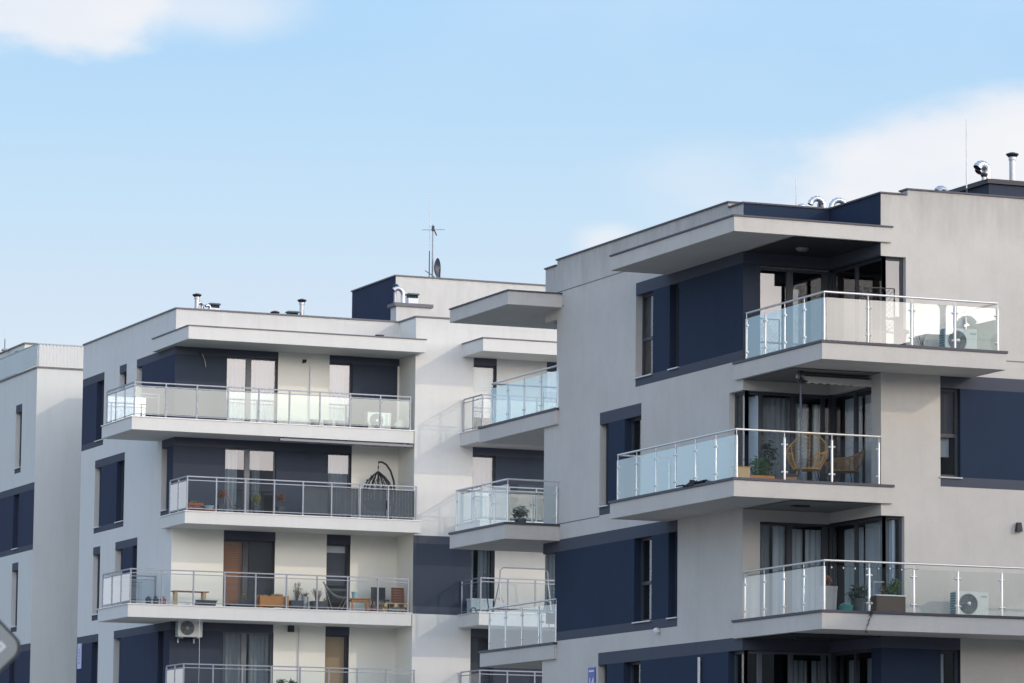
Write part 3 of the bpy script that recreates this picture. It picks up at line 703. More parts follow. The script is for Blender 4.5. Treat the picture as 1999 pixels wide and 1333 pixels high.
FP = [(Ix, 48.79, MZ[3]+T1, MZ[3]+2.49, BAND), (Ix, 48.79, MZ[3]+.24, MZ[3]+T1, CHAR), (Ix, 48.79, MZ[3], MZ[3]+.24, BAND),
      (48.79, 49.59, MZ[3]+T1, MZ[3]+2.49, BAND), (48.79, 49.59, MZ[5]+T1, MZ[5]+2.49, BAND), (51.33, 53.0, MZ[5]+T1, MZ[5]+2.49, BAND), (51.33, 53., MZ[3]+T1, MZ[3]+2.49, BAND),
      (48.79, 53., MZ[4]+T1, MZ[4]+2.49, BAND), (49.59, 53., MZ[4], MZ[4]+T1, CHAR), (48.79, 49.59, MZ[2]+T1, MZ[2]+2.49, BAND), (49.59, 53., MZ[2], MZ[2]+2.49, CHAR)]
fo = []
for f in (2, 3, 4, 5): fo += [(48.79, 49.59, MZ[f]+.03, MZ[f]+T1, .13, BAND)]
fo += [(51.33, 52.9, MZ[f]+.03, MZ[f]+T1, .13, BAND) for f in (3, 5)]
wall(B, 'F', Fy, Ix, 60, 0, 19.23, WHITE, fo, FP)
for q in ([(60, Fy, 0), (60, 144.2, 0), (60, 144.2, 19.2), (60, Fy, 19.2)], [(60, 144.2, 0), (42.65, 144.2, 0), (42.65, 144.2, 19.23), (60, 144.2, 19.23)],
          [(42.65, 144.2, 0), (42.65, YB, 0), (42.65, YB, 19.23), (42.65, 144.2, 19.23)], [(42.65, YB, 0), (Sx, YB, 0), (Sx, YB, 19.23), (42.65, YB, 19.23)]):
    k = MB(); k.face(q); B.put(k, 'wall', WHITE)
k = MB(); k.box(Sx+.01, 59.99, By+.3, YB-.01, 18.75, 18.9); k.box(Ix+.01, 59.98, Fy+.3, By+.296, 18.75, 18.899); k.box(42.66, 59.99, YB-.006, 144.1, 18.75, 18.898); B.put(k, 'roof', ROOFM)
coping(B, [(Sx-.035, Sx+.37, By-.035, YB+.03), (Sx+.372, Ix+.37, By-.035, By+.34), (Ix-.035, Ix+.37, Fy-.035, By-.037), (Ix+.372, 60, Fy-.035, Fy+.34)], None, 19.232, .05, COPEG)
# penthouse and chimney on the roof
k = MB(); x0, y0, zt = 47.42, 127.3, 21.06
k.face([(x0, y0, 18.9), (60, y0, 18.9), (60, y0, zt), (x0, y0, zt)], WHITE); k.face([(x0, y0, 18.9), (x0, y0+4.2, 18.9), (x0, y0+4.2, zt), (x0, y0, zt)], SLATE, True)
k.face([(60, y0+4.2, 18.9), (x0, y0+4.2, 18.9), (x0, y0+4.2, zt), (60, y0+4.2, zt)], WHITE); k.face([(60, y0, 18.9), (60, y0+4.2, 18.9), (60, y0+4.2, zt), (60, y0, zt)], WHITE)
k.face([(x0, y0, zt-.3), (60, y0, zt-.3), (60, y0+4.2, zt-.3), (x0, y0+4.2, zt-.3)], ROOFM)
ph = B.put(k, 'penthouse', WHITE); coping(B, [(x0-.04, 60, y0-.04, y0+.3), (x0-.04, x0+.3, y0+.302, y0+4.24)], None, zt+.001, .045, COPEG, name='flashing', parent=ph)
k = MB(); k.box(46.93, 48.10, 125.9, 126.42, 18.9, 19.87); ch = B.put(k, 'chimney', WHITE)
k = MB(); k.box(46.86, 48.19, 125.83, 126.55, 19.871, 19.985); B.put(k, 'cap', COPEG, ch)
# balconies
canopy(B, 39.05, 46.95, 123.22, 127.0, 18.45, .40, WHITE, COPEG)
canopy(B, 48.40, 56, 121.95, 124.6, 18.45, .40, WHITE, COPEG)
bm = lambda *a, **k_: balcony(B, *a, WHITE, COPEW, ch=.03, **k_)
m5 = bm(37.41, Ix-.06, 123.65, 126.9, MZ[5], .40, deck=DECKG); m3 = bm(37.41, Ix-.06, 123.65, 126.9, MZ[3], .40)
m4 = bm(39.05, 46.86, 123.22, 125.75, MZ[4], .38); m2 = bm(39.05, 46.86, 123.22, 125.75, MZ[2], .38)
def mrail(P, x0, x1, y0, y1, z, nb, ns, gf, gs, ret=True):
    handrail(B, P, 'grey', [(x0, y1), (x0, y0), (x1, y0)], z)
    rail_glass(B, P, 'grey', (x0, y0), (x1, y0), z, nb, gm=gf)
    rail_glass(B, P, 'grey', (x0, y1), (x0, y0), z, ns, last=False, gm=gs)
    if ret:
        handrail(B, P, 'grey', [(x0+.03, y1), (Sx-.02, y1)], z); rail_glass(B, P, 'grey', (x0, y1), (Sx-.03, y1), z, 1, first=False, gm=gs)
mrail(m5, 37.52, 46.66, 123.78, 126.75, MZ[5], 9, 3, G_MILK, G_FROST)
mrail(m3, 37.52, 46.66, 123.78, 126.75, MZ[3], 9, 3, G_CLEAR, G_FROST)
mrail(m4, 39.15, 46.74, 123.35, 125.12, MZ[4], 8, 2, G_CLEAR, G_FROST, False)
mrail(m2, 39.15, 46.74, 123.35, 125.12, MZ[2], 8, 2, G_CLEAR, G_FROST, False)
for f in (2, 3, 4, 5):
    P = bm(48.36, 56, 121.95, 124.2, MZ[f], .40)
    handrail(B, P, 'grey', [(48.45, 123.7), (48.45, 122.06), (55.9, 122.06)], MZ[f])
    rail_glass(B, P, 'grey', (48.45, 122.06), (55.9, 122.06), MZ[f], 8, gm=G_CLEAR); rail_glass(B, P, 'grey', (48.45, 123.68), (48.45, 122.06), MZ[f], 2, last=False, gm=G_CLEAR)
# doors and windows of the loggias
dz_ = lambda f: (MZ[f]+.03, MZ[f]+T1)
def door(f, content, gm, fm=FRAMEG): return window(B, 'F', By, c(41.08), c(42.79), *dz_(f), d=.13, mull=(c(41.85),), gm=gm, fm=fm, mw=.17, fw_=.045, content=content, name='balcony_door', deep=1.4)
def door2(f, content, gm, trans=()): return window(B, 'F', By, c(44.53), c(45.33), *dz_(f), d=.13, gm=gm, fw_=.05, content=content, name='balcony_door', trans=trans, deep=1.4)
a, b = dz_(5); door(5, [('curtain', CURT, 0, 1, a, b)], G_COAT); door2(5, [('curtain', CURT, 0, 1, a, b)], G_COAT)
a, b = dz_(4); door(4, [('curtain', CURT, .05, .32, a, b), ('curtain', CURTD, .6, .75, a, b)], G_COAT); door2(4, [('curtain', CURT, 0, 1, a, b)], G_COAT)
a, b = dz_(3); door(3, [('slats', BLINDB, 0, .47, a+.2, b), ('blind', ROOMD, .53, 1, a, b)], G_WIN, FRAME); door2(3, [('blind', BLINDW, 0, .9, b-.27, b-.06), ('blind', BLINDD, 0, .9, a+.9, b-.28)], G_WIN, (a+.75,))
a, b = dz_(2); door(2, [('curtain', CURTD, .1, .47, a, b), ('curtain', CURTD, .6, 1, a, b)], G_WIN); door2(2, [('blind', BLINDT, 0, .92, a, b)], G_WIN)
for f in (2, 3, 4, 5):
    a, b = dz_(f)
    ct = {5: [('slats', BLINDW, 0, 1, a+.55, b)], 4: [('curtain', CURT, 0, 1, a, b)], 3: [('curtain', CURT, 0, .3, a, b), ('curtain', CURT, .45, 1, a, b)], 2: [('blind', BLINDD, 0, 1, a, b)]}[f]
    window(B, 'F', Fy, 48.79, 49.59, a, b, d=.13, gm=G_WIN if f in (2, 5) else G_COAT, fw_=.05, content=ct, name='balcony_door')
for f in (3, 5): a, b = dz_(f); window(B, 'F', Fy, 51.33, 52.9, a, b, d=.13, gm=G_COAT, mull=(52.1,), content=[('curtain', CURT, 0, 1, a, b)], name='balcony_door')
MBD = B
# ------------------------------------------------------------------ far left building
lx, ly = 40.40, 145.41
root = thing('apartment_building', 'pale apartment block at far left, partly hidden, with a glass parapet round its roof terrace', 'building', (lx, ly, 0))
B = Bld(root)
LZ = {1: 4.28, 2: 7.18, 3: 10.08, 4: 12.98, 5: 15.88}
SP, so = [], []
for f in (2, 4): strip2(SP, ly, 152.2, LZ[f]); so += [(147.42, 148.2, LZ[f]+T0, LZ[f]+T1, .17, SLATE), (150.6, 151.4, LZ[f]+T0, LZ[f]+T1, .17, SLATE)]
for f in (3, 5): SP += [(147.33, 148.17, LZ[f]+T1+.1, LZ[f]+2.62, BAND), (147.33, 148.17, LZ[f]+.1, LZ[f]+.30, BAND)]; so += [(147.33, 148.17, LZ[f]+.30, LZ[f]+T1+.1, .17), (151.6, 152.4, LZ[f]+.30, LZ[f]+T1+.1, .17)]
wall(B, 'S', lx, ly, 160, 0, 19.60, PALE, so, SP)
for q in so: window(B, 'S', lx, q[0], q[1], q[2], q[3], d=q[4], sill=True)
wall(B, 'F', ly, lx, 60, 0, 19.60, PALE)
k = MB(); k.face([(60, ly, 0), (60, 160, 0), (60, 160, 19.6), (60, ly, 19.6)]); k.face([(60, 160, 0), (lx, 160, 0), (lx, 160, 19.6), (60, 160, 19.6)]); B.put(k, 'wall', PALE)
k = MB(); k.box(lx+.05, 59.9, ly+.05, 159.9, 19.4, 19.55); B.put(k, 'roof', ROOFM)
coping(B, [(lx-.05, lx+.2, ly-.05, 160), (lx+.202, 60, ly-.05, ly+.2)], None, 19.601, .06, COPEG)
k = MB(); k.box(lx-.02, lx+.02, ly+.03, 160, 20.46, 20.50); k.box(lx-.02, 60, ly-.02, ly+.028, 20.46, 20.501); tr = B.put(k, 'terrace_rail', RAILG)
k = MB()
for i in range(10): k.box(lx-.012, lx, ly+.06+i*1.45, ly+.04+(i+1)*1.45, 19.70, 20.455)
B.put(k, 'side_screen', mat('green_grey_screen_glass', (.33, .40, .42), .25, var=.15, vscale=.7), tr)
k = MB()
for i in range(120): k.box(lx+.06+i*.13, lx+.165+i*.13, ly-.02+(i % 2)*.004, ly-.008+(i % 2)*.004, 19.70, 20.455)
B.put(k, 'slatted_screen', mat('pale_slat_screen', (.60, .60, .60), .5, var=.1), tr)
k = MB(); k.box(lx+.01, lx+.05, ly+.01, ly+.05, 19.66, 20.458); B.put(k, 'post', RAILG, tr)
k = MB(); k.box(39.6+2.2, 58, 152.3, 158, 19.55, 21.33); B.put(k, 'penthouse', mat('cream_plaster', (.70, .69, .62), .9, var=.1))
k = MB(); k.box(39.6+2.16, 58.04, 152.26, 158.04, 21.331, 21.39); B.put(k, 'flashing', COPEG)
# ------------------------------------------------------------------ things on the balconies
def ac_unit(label, loc, rz=0, brackets=False, group='air conditioner outdoor units'):
    t = thing('air_conditioner', label, 'air conditioner', loc, rz, group)
    k = MB(); k.box(-.40, .40, -.14, .15, .07, .62); k.build('casing', ACW, t, bevel=.018)
    k = MB(); k.lathe([(.225, 0), (.225, .012), (.205, .016)], n=28); k.v = [(x-.10, -.142-z, .345+y) for x, y, z in k.v]; k.build('fan_opening', ACG, t)
    k = MB()
    for r_ in (.05, .09, .13, .17, .21):
        k.tube([(-.10+r_*math.cos(a*math.pi/12), -.163, .345+r_*math.sin(a*math.pi/12)) for a in range(24)], .006, 4, closed=True)
    for a in range(6): k.tube([(-.10+.05*math.cos(a*math.pi/3), -.165, .345+.05*math.sin(a*math.pi/3)), (-.10+.22*math.cos(a*math.pi/3), -.165, .345+.22*math.sin(a*math.pi/3))], .005, 4)
    k.lathe([(.045, 0), (.045, .02), (.02, .026)], n=14); n0 = len(k.v)-14*3
    k.v[n0:] = [(x-.10, -.160-z, .345+y) for x, y, z in k.v[n0:]]
    k.build('fan_grille', ZINC, t)
    k = MB()
    for i in range(9): k.box(-.412, -.401, -.11, .12, .11+i*.055, .15+i*.055)
    k.build('side_fins', ACT, t)
    k = MB(); k.box(.21, .36, -.1445, -.142, .50, .53); k.build('nameplate', INK, t)
    for x in (-.26, .26):
        k = MB()
        if brackets: k.box(x-.02, x+.02, -.14, .33, .03, .068); k.box(x-.02, x+.02, .29, .33, -.10, .03)
        else: k.box(x-.05, x+.05, -.16, .16, .0, .068)
        k.build('bracket' if brackets else 'foot', STEEL if brackets else ACW, t)
    return t
ac_unit('white air conditioner with round fan behind greenish glass, beside the brown planter', (43.80, 81.25, ZF[3]+.005))
ac_unit('white air conditioner with teal side fins on the top corner balcony', (43.55, 81.25, ZF[5]+.005))
ac_unit('white air conditioner blurred behind milky glass beside grey pots', (45.85, 124.55, MZ[5]+.005))
ac_unit('white air conditioner hung high on the dark loggia wall', (39.78, 124.86, MZ[2]+1.93), brackets=True)
def pot(label, loc, a0, a1, h, M, name='flower_pot', cat='pot', group=None, plants=None, round_=True, b=None):
    """tapered pot > soil, plant"""
    t = thing(name, label, cat, loc, 0, group)
    k = MB()
    if round_: k.lathe([(a0, 0), (a1, h), (a1*1.06, h), (a1*1.06, h+.02), (a1*.92, h+.02), (a1*.9, h-.03)], n=18)
    else: k.frustum(0, 0, 0, h, a0, b or a0, a1, (b or a0)*a1/a0)
    k.build('pot', M, t, smooth=round_, bevel=0 if round_ else .008)
    if plants: plants(t, h)
    return t
def bush(M, rad, n, size, lift=.0, stem=True):
    def f(t, h):
        if stem:
            k = MB(); k.tube([(0, 0, h-.04), (.01, 0, h+lift+rad[2]*.5), (.0, .01, h+lift+rad[2])], [.014, .01, .006], 6); k.build('stem', STEM, t)
        k = MB(); k.leaves((0, 0, h+lift+rad[2]*.85), rad, n, size); k.build('foliage', M, t)
    return f
def twigs(n, hgt, spread, M=LEAFX, leaf=.03, per=14):
    def f(t, h):
        rr = random.Random(n+int(hgt*100)); st = MB(); lf = MB()
        for i in range(n):
            a = rr.random()*6.28; s_ = spread*(.3+.7*rr.random()); hh = hgt*(.55+.45*rr.random())
            x0, y0 = .05*math.cos(a), .05*math.sin(a)
            pts = [(x0+s_*math.cos(a)*q*q, y0+s_*math.sin(a)*q*q, h-.02+hh*q) for q in (0, .35, .7, 1)]
            st.tube(pts, [.006, .005, .004, .002], 5)
            for _ in range(per):
                q = .25+.75*rr.random()
                lf.leaves((x0+s_*math.cos(a)*q*q, y0+s_*math.sin(a)*q*q, h+hh*q), (.035, .035, .035), 1, leaf, rnd=rr)
        st.build('stem', STEM, t); lf.build('foliage', M, t)
    return f
# middle block, top balcony: grey pots behind the milky glass
for x, lb in ((43.58, 'round grey pot behind milky glass, nearest the white wall pipe'), (44.02, 'round grey pot behind milky glass, middle of the row'), (44.42, 'round grey pot behind milky glass, nearest the air conditioner')):
    pot(lb, (x, 124.15, MZ[5]+.005), .11, .16, .22, POTG, group='grey pots on the top balcony')
pot('small dark grey pot tucked against the white air conditioner', (45.28, 124.2, MZ[5]+.005), .09, .13, .22, PLAST)
t = thing('bag', 'pale crumpled bag beside the air conditioner behind milky glass', 'bag', (46.48, 124.3, MZ[5]+.005))
k = MB(); k.lathe([(.10, 0), (.16, .08), (.17, .2), (.13, .32), (.06, .40), (.02, .43)], n=12); k.v = [(x+.02*math.sin(z*23+y*9), y+.02*math.sin(z*17), z) for x, y, z in k.v]; k.build('bag_body', mat('pale_sack', (.60, .57, .53), .9, var=.15), t, smooth=True)
t = thing('tray', 'small teal tray on the green mat of the top balcony', 'tray', (46.35, 123.98, MZ[5]+.005))
k = MB(); k.frustum(0, 0, 0, .07, .12, .08, .15, .10); k.build('tray_body', BLUEP if False else TEAL, t, bevel=.006)
t = thing('wall_pipe', 'white conduit running up the cream wall of the top loggia', 'pipe', (43.78, By-.05, MZ[5]+.005)); k = MB(); k.box(-.035, .035, -.02, .045, .0, 2.15); k.build('conduit', BLINDW, t, bevel=.006)
def lamp(label, loc, big=False):
    t = thing('wall_lamp', label, 'lamp', loc); k = MB()
    k.box(-.05, .05, -.03, .045, -.05, .05); k.build('mount', DARKM, t)
    k = MB(); k.tube([(0, -.03, .0), (.03, -.09, .03)], .03, 8); k.tube([(-.02, -.03, -.02), (-.08, -.07, -.06)], .026, 8); k.build('lamp_head', DARKM, t)
lamp('small black double lamp on the cream wall above the glass', (43.55, By-.05, MZ[5]+2.22))
t = thing('cable', 'loose dark cable hanging from the charcoal wall', 'cable', (40.15, By-.02, MZ[5]+2.2)); k = MB(); k.tube([(-.06, 0, .12), (0, -.05, .02), (.06, -.07, -.15), (.10, -.06, -.35)], .012, 6); k.build('wire', mat('pale_cable', (.45, .43, .38), .6), t)
k = MB(); k.box(-.10, .0, -.03, .018, .02, .11); k.build('connector', DARKM, t)
# awning cassette under the top balcony
t = thing('awning', 'folded grey awning cassette under the top loggia balcony', 'awning', (44.5, 123.72, MZ[5]-.52))
k = MB(); k.box(-2.22, 2.24, -.02, .13, 0, .085); k.build('cassette', mat('grey_awning_cassette', (.22, .22, .26), .45, metal=.3), t, bevel=.012)
for x in (-2.1, 0, 2.1): k = MB(); k.box(x-.03, x+.03, .02, .09, .086, .119); k.build('bracket', DARKM, t)
# middle block, fourth storey
z4 = MZ[4]+.005
def topiary(label, x, M, hs):
    t = thing('topiary_plant', label, 'plant', (x, 123.85, z4), 0, 'ball-shaped topiary plants')
    k = MB(); k.frustum(0, 0, 0, .30, .09, .09, .11, .11); k.build('pot', PLAST, t, bevel=.006)
    k = MB(); k.tube([(0, 0, .27), (.01, 0, hs)], .012, 6); k.build('stem', STEM, t)
    k = MB(); k.leaves((0, 0, hs+.10), (.15, .15, .15), 420, .030, shell=.55); k.build('foliage', M, t)
topiary('rust brown ball topiary in dark pot with a red broom beside it', 40.42, LEAFR, .52); topiary('yellow green ball topiary in dark pot before the curtained door', 41.58, LEAFY, .44); topiary('reddish ball topiary in dark pot right of the curtained door', 42.38, LEAFR, .50)
pot('small dark pot with a thin sprig at the foot of the broom', (40.94, 123.85, z4), .06, .09, .17, PLAST, plants=bush(LEAFD, (.07, .07, .12), 40, .03))
t = thing('broom', 'red handled broom leaning behind the rust topiary', 'broom', (40.85, 124.0, z4)); k = MB(); k.tube([(.06, 0, .05), (-.24, .12, .82)], .013, 8); k.build('handle', mat('red_broom_handle', (.35, .05, .04), .5), t)
k = MB(); k.frustum(.07, 0, 0, .10, .12, .03, .05, .02); k.build('brush', FABK, t)
t = thing('crate', 'brown wooden crate in the corner of the fourth storey loggia', 'crate', (39.70, 124.1, z4))
k = MB()
for i in range(3): k.box(-.30, .20, -.15, -.13, .02+i*.11, .11+i*.11); k.box(-.30, .20, .13, .15, .02+i*.11, .11+i*.11)
for x in (-.30, .18): k.box(x, x+.02, -.128, .128, .02, .33)
k.build('slatted_sides', WOODR, t); k = MB(); k.leaves((-.05, 0, .33), (.2, .12, .07), 90, .05, shell=.1); k.build('contents', LEAFX, t)
t = thing('bowl', 'pale blue bowl beside the brown crate', 'bowl', (40.02, 123.8, z4+.12)); k = MB(); k.lathe([(.06, 0), (.13, .06), (.16, .12), (.165, .12), (.13, .07), (.05, .02)], n=18); k.build('bowl_body', BLUEP, t, smooth=True)
t = thing('stool', 'low dark stool under the pale blue bowl', 'stool', (40.02, 123.8, z4)); k = MB(); k.box(-.16, .16, -.12, .12, .08, .118); k.build('seat', WOODR, t)
for x in (-.13, .13):
    for y in (-.09, .09): k = MB(); k.box(x-.015, x+.015, y-.015, y+.015, 0, .079); k.build('leg', WOODR, t)
# reed screen tied inside the railing
t = thing('privacy_screen', 'dark reed screen tied inside the fourth storey railing', 'screen', (44.85, 123.42, z4))
xs = [39.15+(46.74-39.15)*i/8 for i in range(9)]
for i in range(4, 8):
    k = MB(); n_ = 26; a_, b_ = xs[i]+.03-44.85, xs[i+1]-.03-44.85
    for q in range(n_):
        xx = a_+(b_-a_)*q/n_; k.box(xx, xx+(b_-a_)/n_*.80, -.006+.004*math.sin(q*2.1), .006+.004*math.sin(q*2.1), .12+.006*math.sin(q*5), .945+.008*math.sin(q*3.3))
    k.build('reed_panel', SCREEN, t)
# hanging egg chair
t = thing('hanging_chair', 'black wicker egg chair hanging from a curved stand', 'chair', (45.85, 124.35, z4))
k = MB(); k.tube([(.0, .1, 1.92), (.12, .1, 1.935), (.27, .1, 1.86), (.42, .1, 1.66), (.53, .1, 1.35), (.57, .1, .95), (.55, .1, .5), (.42, .1, .1), (.2, .1, .035)], .032, 10); k.tube([(.45*math.cos(a*math.pi/10), .1+.42*math.sin(a*math.pi/10), .03) for a in range(20)], .028, 8, closed=True); k.build('stand', BLACKW, t, smooth=True)
k = MB(); k.tube([(0, .1, 1.91), (0, .1, 1.64)], .009, 6); k.tube([(0, .1, 1.80), (0, .1, 1.72)], .022, 8); k.build('chain', DARKM, t)
k = MB(); prof = [(.02, 1.62), (.20, 1.48), (.36, 1.30), (.46, 1.08), (.49, .86), (.45, .64), (.34, .46), (.18, .37)]
for a in range(14):
    an = a*2*math.pi/14
    if 3.6 < an < 5.8: pr = prof[:2] + prof[5:]
    k.tube([(r_*math.cos(an), .1+r_*.82*math.sin(an), z) for r_, z in prof], .016 if a % 2 else .022, 5)
rr = random.Random(5)
for i in range(150):
    a0_ = rr.random()*6.28; j = rr.randrange(1, 6); q = rr.random(); r0_ = prof[j][0]*(1-q)+prof[j+1][0]*q; z0_ = prof[j][1]*(1-q)+prof[j+1][1]*q
    pts = []
    for s_ in range(4):
        a1_ = a0_+s_*.16; zz = z0_+.07*math.sin(s_*2+a0_)*s_/2
        pts.append((r0_*math.cos(a1_), .1+r0_*.82*math.sin(a1_), zz))
    k.tube(pts, .006, 4)
k.tube([(.47*math.cos(a*math.pi/12), .1+.385*math.sin(a*math.pi/12), 1.06) for a in range(24)], .015, 5, closed=True); k.build('basket', BLACKW, t)
k = MB(); k.lathe([(.15, .40), (.34, .50), (.40, .62), (.30, .70), (.02, .72)], (0, .1, 0), 16); k.build('cushion', FABK, t, smooth=True)
# middle block, third storey: wooden furniture and plants
z3_ = MZ[3]+.005
t = thing('bench', 'narrow wooden bench with pale legs beside the cream wall', 'bench', (39.62, 124.35, z3_))
k = MB(); k.box(-.58, .58, -.14, .14, .46, .495); k.build('seat', WOODR, t, bevel=.005)
for x in (-.48, .44):
    for y in (-.11, .07): k = MB(); k.box(x-.045, x+.045, y-.02, y+.035, 0, .459); k.build('leg', WOODP, t)
t = thing('planter', 'long shallow dark trough planter in front of the wooden bench', 'planter', (40.05, 124.0, z3_)); k = MB(); k.frustum(0, 0, 0, .18, .26, .09, .31, .12); k.build('trough', PLAST, t); k = MB(); k.box(-.325, .325, -.135, .135, .181, .205); k.build('rim', PLAST, t)
t = thing('folded_sheet', 'white crumpled sheet lying by the bench leg', 'sheet', (39.42, 123.98, z3_)); k = MB(); k.lathe([(.18, 0), (.17, .04), (.10, .08), (.02, .09)], n=14, squash=(1, .6)); k.v = [(x+.02*math.sin(y*40), y, z*(1+.5*math.sin(x*30+1))) for x, y, z in k.v]; k.build('cloth', mat('white_sheet', (.68, .70, .72), .9), t, smooth=True)
t = thing('bottle', 'small black bottle standing by the white sheet', 'bottle', (39.70, 123.95, z3_)); k = MB(); k.lathe([(.045, 0), (.05, .1), (.02, .15), (.02, .2)], n=10); k.build('bottle_body', PLAST, t, smooth=True)
for x, lb, M in ((38.28, 'dark crate shaped pot beside the red pot at the glass end', PLAST), (38.52, 'round dark pot next to the red flower pot', PLAST), (38.76, 'small red flower pot by the railing corner', TERRA)):
    pot(lb, (x, 124.35, z3_), .07, .10, .20, M, plants=bush(LEAFD if M is PLAST else LEAFR, (.08, .08, .06), 36, .03, stem=False))
pot('square dark pot with a tuft of yellowing leaves before the brown blind', (41.30, 124.1, z3_), .12, .14, .30, PLAST, round_=False, plants=bush(LEAFY, (.10, .10, .10), 60, .03))
pot('square dark pot, empty, beside the pot of yellowing leaves', (41.58, 124.2, z3_), .12, .14, .30, PLAST, round_=False)
t = thing('planter', 'flat black seed tray in front of the square pots', 'planter', (41.25, 123.95, z3_)); k = MB(); k.frustum(0, 0, 0, .12, .36, .08, .40, .10); k.build('tray', PLAST, t)
t = thing('planter_box', 'orange stained wooden box filled with sacks and kindling', 'box', (42.22, 124.0, z3_))
k = MB(); k.box(-.40, .40, -.16, -.14, .07, .40); k.box(-.40, .40, .14, .16, .07, .40); k.box(-.43, -.41, -.13, .13, .07, .40); k.box(.41, .43, -.13, .13, .07, .40); k.build('side_boards', WOODO, t)
for x in (-.44, .44):
    for y in (-.16, .16): k = MB(); k.box(x-.035, x+.035, y-.03, y+.03, 0, .425); k.build('corner_post', WOODO, t, bevel=.004)
k = MB(); k.box(-.40, .40, -.13, .13, .33, .335); k.leaves((.15, 0, .42), (.24, .10, .07), 60, .07, shell=.1); k.leaves((-.2, 0, .39), (.2, .1, .04), 30, .06, shell=.1); k.build('contents', mat('sacking', (.46, .33, .18), .9, var=.4, vscale=12), t)
def blackpot(lb, x, hh, n_): pot(lb, (x, 124.05, z3_), .19, .215, .30, PLAST, name='planter', cat='planter', round_=False, b=.13, plants=twigs(n_, hh, .16), group='black planters of dried plants')
blackpot('black planter with tall dried stalks next to the orange box', 43.02, .62, 16); blackpot('black planter with bushy dried stems left of the canvas chair', 43.72, .40, 18)
pot('grey metal can standing between the two dried plants', (43.37, 124.25, z3_), .10, .12, .42, mat('galvanised_can', (.42, .45, .48), .4, metal=.5), plants=twigs(8, .18, .10))
pot('small black pot of straw coloured flowers by the canvas chair', (43.97, 124.0, z3_), .07, .09, .24, PLAST, plants=bush(LEAFX, (.10, .10, .12), 70, .025))
# butterfly chair
t = thing('butterfly_chair', 'grey canvas butterfly chair with pointed wings on a wire frame', 'chair', (44.35, 124.3, z3_))
ctrl = [[(-.47, -.34, .93), (-.36, .0, .86), (-.20, .36, .98)], [(-.26, -.30, .66), (-.13, .02, .50), (-.02, .34, .70)], [(-.05, -.28, .42), (.08, .02, .30), (.16, .32, .46)], [(.38, -.30, .47), (.34, .02, .40), (.50, .30, .52)]]
def bez(p, u):
    m_ = len(p)-1
    return sum((Vector(p[i])*(math.comb(m_, i)*u**i*(1-u)**(m_-i)) for i in range(m_+1)), Vector())
k = MB(); NU = 14
g_ = [[bez([bez(r_, v/NU) for r_ in ctrl], u/NU) for v in range(NU+1)] for u in range(NU+1)]
for u in range(NU):
    for v in range(NU): k.face([g_[u][v], g_[u+1][v], g_[u+1][v+1], g_[u][v+1]])
k.build('sling', FABG, t, solid=.012)
for q in ([(-.47, -.34, .93), (-.1, -.22, .02), (.20, .30, .02), (.50, .30, .52)], [(-.20, .36, .98), (-.06, .26, .02), (.16, -.26, .02), (.38, -.30, .47)]):
    k = MB(); k.tube(q, .009, 6); k.build('wire_frame', mat('pale_wire', (.40, .44, .42), .4, metal=.6), t)
t = thing('side_table', 'small orange wooden table beside the canvas chair', 'table', (45.18, 124.2, z3_))
k = MB(); k.box(-.33, .33, -.2, .2, .41, .44); k.build('tabletop', WOODO, t, bevel=.004)
for x in (-.29, .29):
    for y in (-.16, .16): k = MB(); k.box(x-.022, x+.022, y-.022, y+.022, 0, .409); k.build('leg', WOODO, t)
k = MB(); k.box(-.26, .26, -.155, -.145, .33, .40); k.box(-.26, .26, .145, .155, .33, .40); k.build('apron', WOODO, t)
pot('pale blue bucket standing on the orange table', (45.02, 124.2, z3_+.44), .075, .10, .19, BLUEP, name='bucket', cat='bucket')
t = thing('chair', 'dark chair with a black back panel behind the pallet seat', 'chair', (46.02, 124.75, z3_))
k = MB(); k.box(-.24, .24, .0, .04, .45, .86); k.build('backrest', DARKM, t, bevel=.01); k = MB(); k.box(-.24, .24, -.40, -.002, .41, .449); k.build('seat', DARKM, t)
for x in (-.21, .21):
    for y in (-.37, -.03): k = MB(); k.box(x-.018, x+.018, y-.018, y+.018, 0, .409); k.build('leg', DARKM, t)
t = thing('pallet_seat', 'seat made of pallet wood with a tall brown slatted back', 'bench', (46.32, 124.15, z3_))
k = MB()
for i in range(3): k.box(-.36, .40, -.22+i*.16, -.10+i*.16, .30, .325)
for x in (-.34, .0, .33): k.box(x-.05, x+.05, -.22, .22, .20, .299)
for x in (-.34, .33): k.box(x-.05, x+.05, -.22, .22, .0, .05); k.box(x-.04, x+.04, -.05, .05, .051, .199)
k.box(-.36, .40, -.22, -.18, .11, .13); k.build('pallet_base', WOODP, t)
k = MB()
for i in range(6): k.box(-.02+.02*i*.2, .42, .16+i*.012, .18+i*.012, .34+i*.085, .418+i*.085)
k.box(.02, .07, .20, .23, .3, .84); k.box(.34, .39, .20, .23, .3, .84); k.build('slatted_back', WOODR, t)
pot('dark red box shaped pot between orange table and pallet seat', (45.72, 124.25, z3_), .13, .13, .26, mat('dark_red_plastic', (.10, .035, .035), .5), round_=False)
